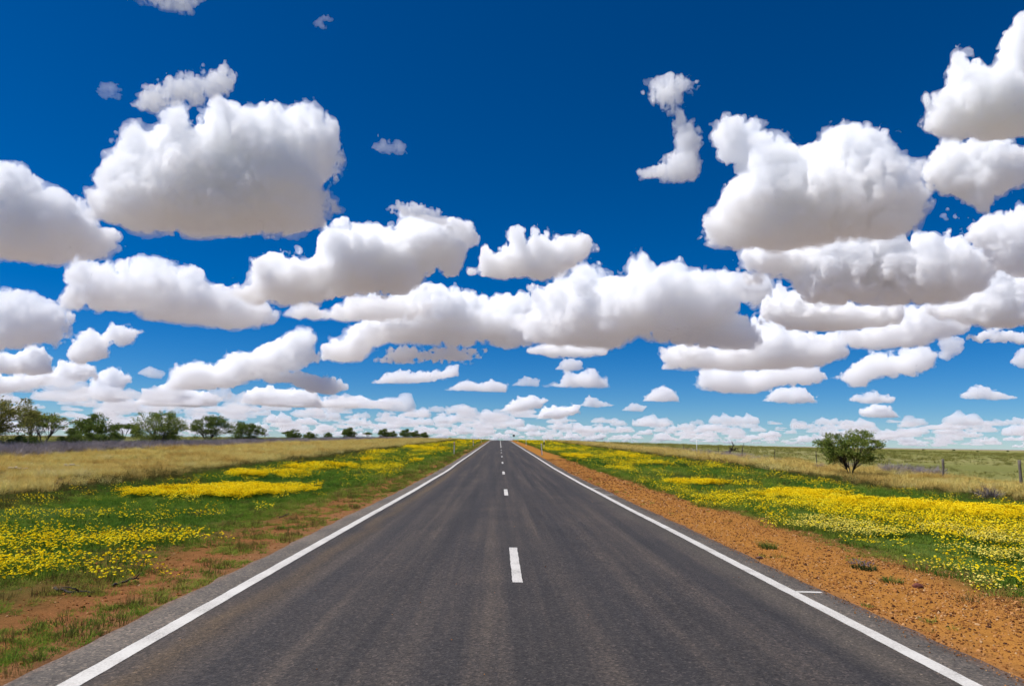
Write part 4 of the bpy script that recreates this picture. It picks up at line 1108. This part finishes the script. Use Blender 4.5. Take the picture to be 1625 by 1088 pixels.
def surface_nets(F, org, h):
    S = F > 0; nx, ny, nz = F.shape
    cnt = np.zeros((nx - 1, ny - 1, nz - 1), np.int8)
    cor = [(a, b, c) for a in (0, 1) for b in (0, 1) for c in (0, 1)]
    for a, b, c in cor: cnt += S[a:nx - 1 + a, b:ny - 1 + b, c:nz - 1 + c]
    act = (cnt > 0) & (cnt < 8); idx = np.argwhere(act)
    vid = np.full(act.shape, -1, np.int32); vid[act] = np.arange(len(idx))
    cv = {q: F[idx[:, 0] + q[0], idx[:, 1] + q[1], idx[:, 2] + q[2]] for q in cor}
    acc = np.zeros((len(idx), 3), np.float32); num = np.zeros(len(idx), np.float32)
    for p in cor:
        for ax in range(3):
            if p[ax] == 0:
                q = list(p); q[ax] = 1
                f0, f1 = cv[p], cv[tuple(q)]; mk = (f0 > 0) != (f1 > 0)
                t = np.where(mk, f0 / np.where(mk, f0 - f1, 1), 0)
                for k in range(3): acc[:, k] += (t if k == ax else p[k]) * mk
                num += mk
    V = (idx + acc / num[:, None]) * h + org
    quads = []
    for ax in range(3):
        s0 = [slice(1, -1)] * 3; s1 = [slice(1, -1)] * 3; s0[ax] = slice(0, -1); s1[ax] = slice(1, None)
        a = S[tuple(s0)]; b = S[tuple(s1)]; mk = a != b; e = np.argwhere(mk); flip = a[mk]
        e += np.array([0 if k == ax else 1 for k in range(3)])
        u, v = [k for k in range(3) if k != ax]
        def cid(du, dv):
            q = e.copy(); q[:, u] -= du; q[:, v] -= dv; return vid[q[:, 0], q[:, 1], q[:, 2]]
        Q = np.stack([cid(1, 1), cid(0, 1), cid(0, 0), cid(1, 0)], 1)
        if ax == 1: flip = ~flip
        Q[flip] = Q[flip][:, ::-1]
        quads.append(Q)
    return V, np.concatenate(quads)


SPECTRUM = (0.52, 0.54, 0.48, 0.38, 0.28, 0.20)      # strength of ever finer billows


def cloud_body(P, depth, h, seed, kind, fringe=False):
    """inflate the outline to a rounded body, then grow billows on it and keep the base flat"""
    P = np.array(P, float); lo = P.min(0); hi = P.max(0); size = hi - lo
    us0, vs0 = lo - 0.14 * size[1] - 3 * h, hi + 0.14 * size[1] + 3 * h
    us = np.arange(us0[0], vs0[0], h, dtype=np.float32); vs = np.arange(us0[1], vs0[1], h, dtype=np.float32)
    U, W = np.meshgrid(us, vs, indexing='ij')
    d = poly_sd(P, U, W); Rm = float(d.max())
    # knobbly outline: humps along the top and sides, hardly any along the base
    uv = np.stack([U.ravel(), W.ravel(), np.full(U.size, seed * 1.3)], 1).astype(np.float32)
    hump = np.abs(vnoise(uv / [Rm * .75, Rm * .75, 1] + 5)) * 1.5 - .35 + np.abs(vnoise(uv / [Rm * .33, Rm * .33, 1] + 9)) * .7 - .17
    upper = np.clip((uv[:, 1] - lo[1]) / (0.45 * size[1]), 0.05, 1)
    d = d + (hump * upper * Rm * (0.36 if size[0] > 2.2 * size[1] else 0.13)).reshape(d.shape).astype(np.float32)
    Rm = float(d.max()); k = Rm / depth
    A = Rm * {'n': 0.36, 'r': 0.55, 'w': 0.75}[kind]
    hw = 2.3 * h
    ws = np.arange(-depth * 1.25 - 3 * hw, depth * 1.25 + 3 * hw, hw, dtype=np.float32)
    F = Rm - np.sqrt(((Rm - np.minimum(d, Rm))[:, :, None]) ** 2 + (ws[None, None, :] * k) ** 2)
    off = np.random.default_rng(seed).random(3) * 32
    # large swells on a coarse lattice of every third cell, fine billows only near the surface
    def pts_of(ii): return np.stack([us[ii[:, 0]], vs[ii[:, 1]], ws[ii[:, 2]]], 1)
    amp, s = A, Rm * 1.05
    rest = A * 1.9
    for o in range(6):
        band = np.abs(F) < rest
        ii = np.argwhere(band)
        if not len(ii): break
        p = pts_of(ii)
        base = np.clip((p[:, 1] - lo[1]) / (0.28 * size[1]), 0, 1)
        bf = 0.30 + 0.70 * base
        q = p / s + off + o * 7.31
        if o == 0:      # big swells push the middle in and out, the rim keeps its place
            inner = np.clip(d[ii[:, 0], ii[:, 1]] / Rm, 0, 1)
            nz = (vnoise(q) * 0.9 + vnoise(q * 1.7 + 9) * 0.5) * (0.12 + 1.2 * inner) - 0.10
        else:
            nz = np.abs(vnoise(q)) * 2.0 - 0.52
        if kind != 'n': nz = nz - (0.14 if kind == 'w' else 0.10)
        # growth only where it stays joined to the body, so no loose drops float round it
        f0 = F[ii[:, 0], ii[:, 1], ii[:, 2]]
        nz = np.where(nz > 0, nz * np.clip(1 + f0 / (amp * 1.1), 0, 1), nz)
        F[ii[:, 0], ii[:, 1], ii[:, 2]] = f0 + amp * nz * bf
        amp = A * SPECTRUM[o]; s *= 0.5; rest = A * (SPECTRUM[o] * 1.6 + 0.15) + h
        if s < h * 1.1: break
    def close(F):
        F[0] = F[-1] = -1; F[:, 0] = F[:, -1] = -1; F[:, :, 0] = F[:, :, -1] = -1
        return surface_nets(F, np.array([us[0], vs[0], ws[0]], np.float32), np.array([h, h, hw], np.float32))
    veil = None
    if fringe:          # thin torn vapour hanging round the body
        F2 = F.copy(); a2 = min(0.22 * Rm, 11 * h)
        ii = np.argwhere(np.abs(F2) < a2 * 2); p = pts_of(ii)
        s2 = a2 * 1.6
        nz = vnoise(p / s2 + off + 3) * 1.0 + vnoise(p / (s2 * .5) + off + 11) * .7 + vnoise(p / (s2 * .25) + off + 17) * .45
        bf = 0.35 + 0.65 * np.clip((p[:, 1] - lo[1]) / (0.28 * size[1]), 0, 1)
        F2[ii[:, 0], ii[:, 1], ii[:, 2]] += a2 * (nz + 0.12) * bf
        veil = close(F2)
        F = F - 0.30 * a2
    return close(F) + (veil,)


def build_cloud(a):
    k, (label, kind, x, y, base, mpp, P) = a
    Pn = np.array(P, float); size = np.ptp(Pn, axis=0)
    wpx = size[0] / mpp
    step = mpp * (2.9 if wpx > 200 else 2.6 if wpx > 90 else 1.7)
    depth = 0.36 * math.sqrt(size[0] * size[1]) if kind == 'n' else 0.16 * math.sqrt(size[0] * size[1])
    V, Q, veil = cloud_body(P, depth, step, 900 + k, kind, kind != 'w' and wpx > 60)
    dist = math.hypot(x, y); sa, ca = x / dist, y / dist
    grow = 1.06 if mpp > 3.4 and kind == 'n' else 1.0
    V[:, :2] *= grow
    if veil is not None: veil[0][:, :2] *= grow
    V[:, 2] += 0.35 * depth          # the outline is that of the near side
    if veil is not None: veil[0][:, 2] += 0.35 * depth
    turn = lambda V: np.stack([V[:, 0] * ca + V[:, 2] * sa, -V[:, 0] * sa + V[:, 2] * ca, V[:, 1]], 1)
    return turn(V), Q, (None if veil is None else (turn(veil[0]), veil[1]))

CM = [cloud_mat('cloud_near', .037), cloud_mat('cloud_mid', .023), cloud_mat('cloud_far', .011), cloud_mat('cloud_very_far', .006), cloud_mat('cloud_wisp', .012), cloud_mat('cloud_ragged', .020)]
with ThreadPoolExecutor(4) as ex:
    bodies = list(ex.map(build_cloud, list(enumerate(CLOUDS))))
NT = 0
VEIL = [cloud_mat('veil_near', .010), cloud_mat('veil_mid', .007), cloud_mat('veil_far', .0036), cloud_mat('veil_very_far', .002)]
for (label, kind, x, y, base, mpp, P), (V, Q, veil) in zip(CLOUDS, bodies):
    m = CM[4] if kind == 'w' else CM[5] if kind == 'r' else CM[0] if mpp < 2.5 else CM[1] if mpp < 5 else CM[2] if mpp < 9 else CM[3]
    o = tag(obj('cloud', mesh_np('cloud', V, Q, m), None, (x, y, base)), label, 'cloud', 'clouds in the blue sky'); NT += len(Q) * 2
    if veil is not None:
        obj('fringe', mesh_np('fringe', veil[0], veil[1], VEIL[min(3, CM.index(m)) if kind == 'n' else 0]), o); NT += len(veil[1]) * 2

# far cloud bank: the same cloud field going on to the horizon, too far to tell one from the next
def small_cloud(seed):
    rng = np.random.default_rng(seed)
    w = 1000; hgt = 520 * (.7 + .6 * rng.random()); k = 12
    t = np.linspace(0, math.pi, k)
    top = [(math.cos(a) * -w * (.5 + .05 * rng.normal()), max(0, math.sin(a)) ** .6 * hgt * (.45 + .55 * rng.random())) for a in t]
    V, Q, _ = cloud_body(top + [(w * .3, -25), (-w * .3, -25)], 330, 62, seed, 'n')
    return np.stack([V[:, 0], V[:, 2], V[:, 1]], 1), Q
with ThreadPoolExecutor(4) as ex:
    bank_t = list(ex.map(small_cloud, range(700, 706)))
rb = np.random.default_rng(12)
VV = []; FF = []; nv = 0; spots = []
tries = 0
while len(spots) < 760 and tries < 20000:
    tries += 1
    az = R(rb.uniform(-40, 42)); dd = 18000 + 80000 * rb.random() ** 1.35
    left = 1.0 if az < R(2) else 0.75
    if dd < (30000 if az > R(3) else 23000) and az > R(-6): continue
    if rb.random() > left: continue
    x, y = math.sin(az) * dd, math.cos(az) * dd
    s = rb.uniform(.4, 1.15) * (1 + .6 * min(1, dd / 60000))
    if any((x - a) ** 2 + (y - b) ** 2 < (560 * (s + c)) ** 2 for a, b, c in spots): continue
    spots.append((x, y, s))
    V, Q = bank_t[rb.integers(0, 6)]
    a = -az + rb.choice([0, math.pi]) + rb.normal(0, .35)
    c_, s_ = math.cos(a), math.sin(a)
    V = V * s * [1, 1, rb.uniform(.5, .95)]
    VV.append(np.stack([V[:, 0] * c_ - V[:, 1] * s_ + x, V[:, 0] * s_ + V[:, 1] * c_ + y, V[:, 2] + 1000 - dd * dd / 12.742e6 + rb.normal(0, 20)], 1)); FF.append(Q + nv); nv += len(V)
tag(obj('far_cloud_bank', mesh_np('far_cloud_bank', np.concatenate(VV), np.concatenate(FF), cloud_mat('cloud_bank', .0026))), 'far bank of small clouds crowding along the whole horizon', 'clouds', kind='stuff')
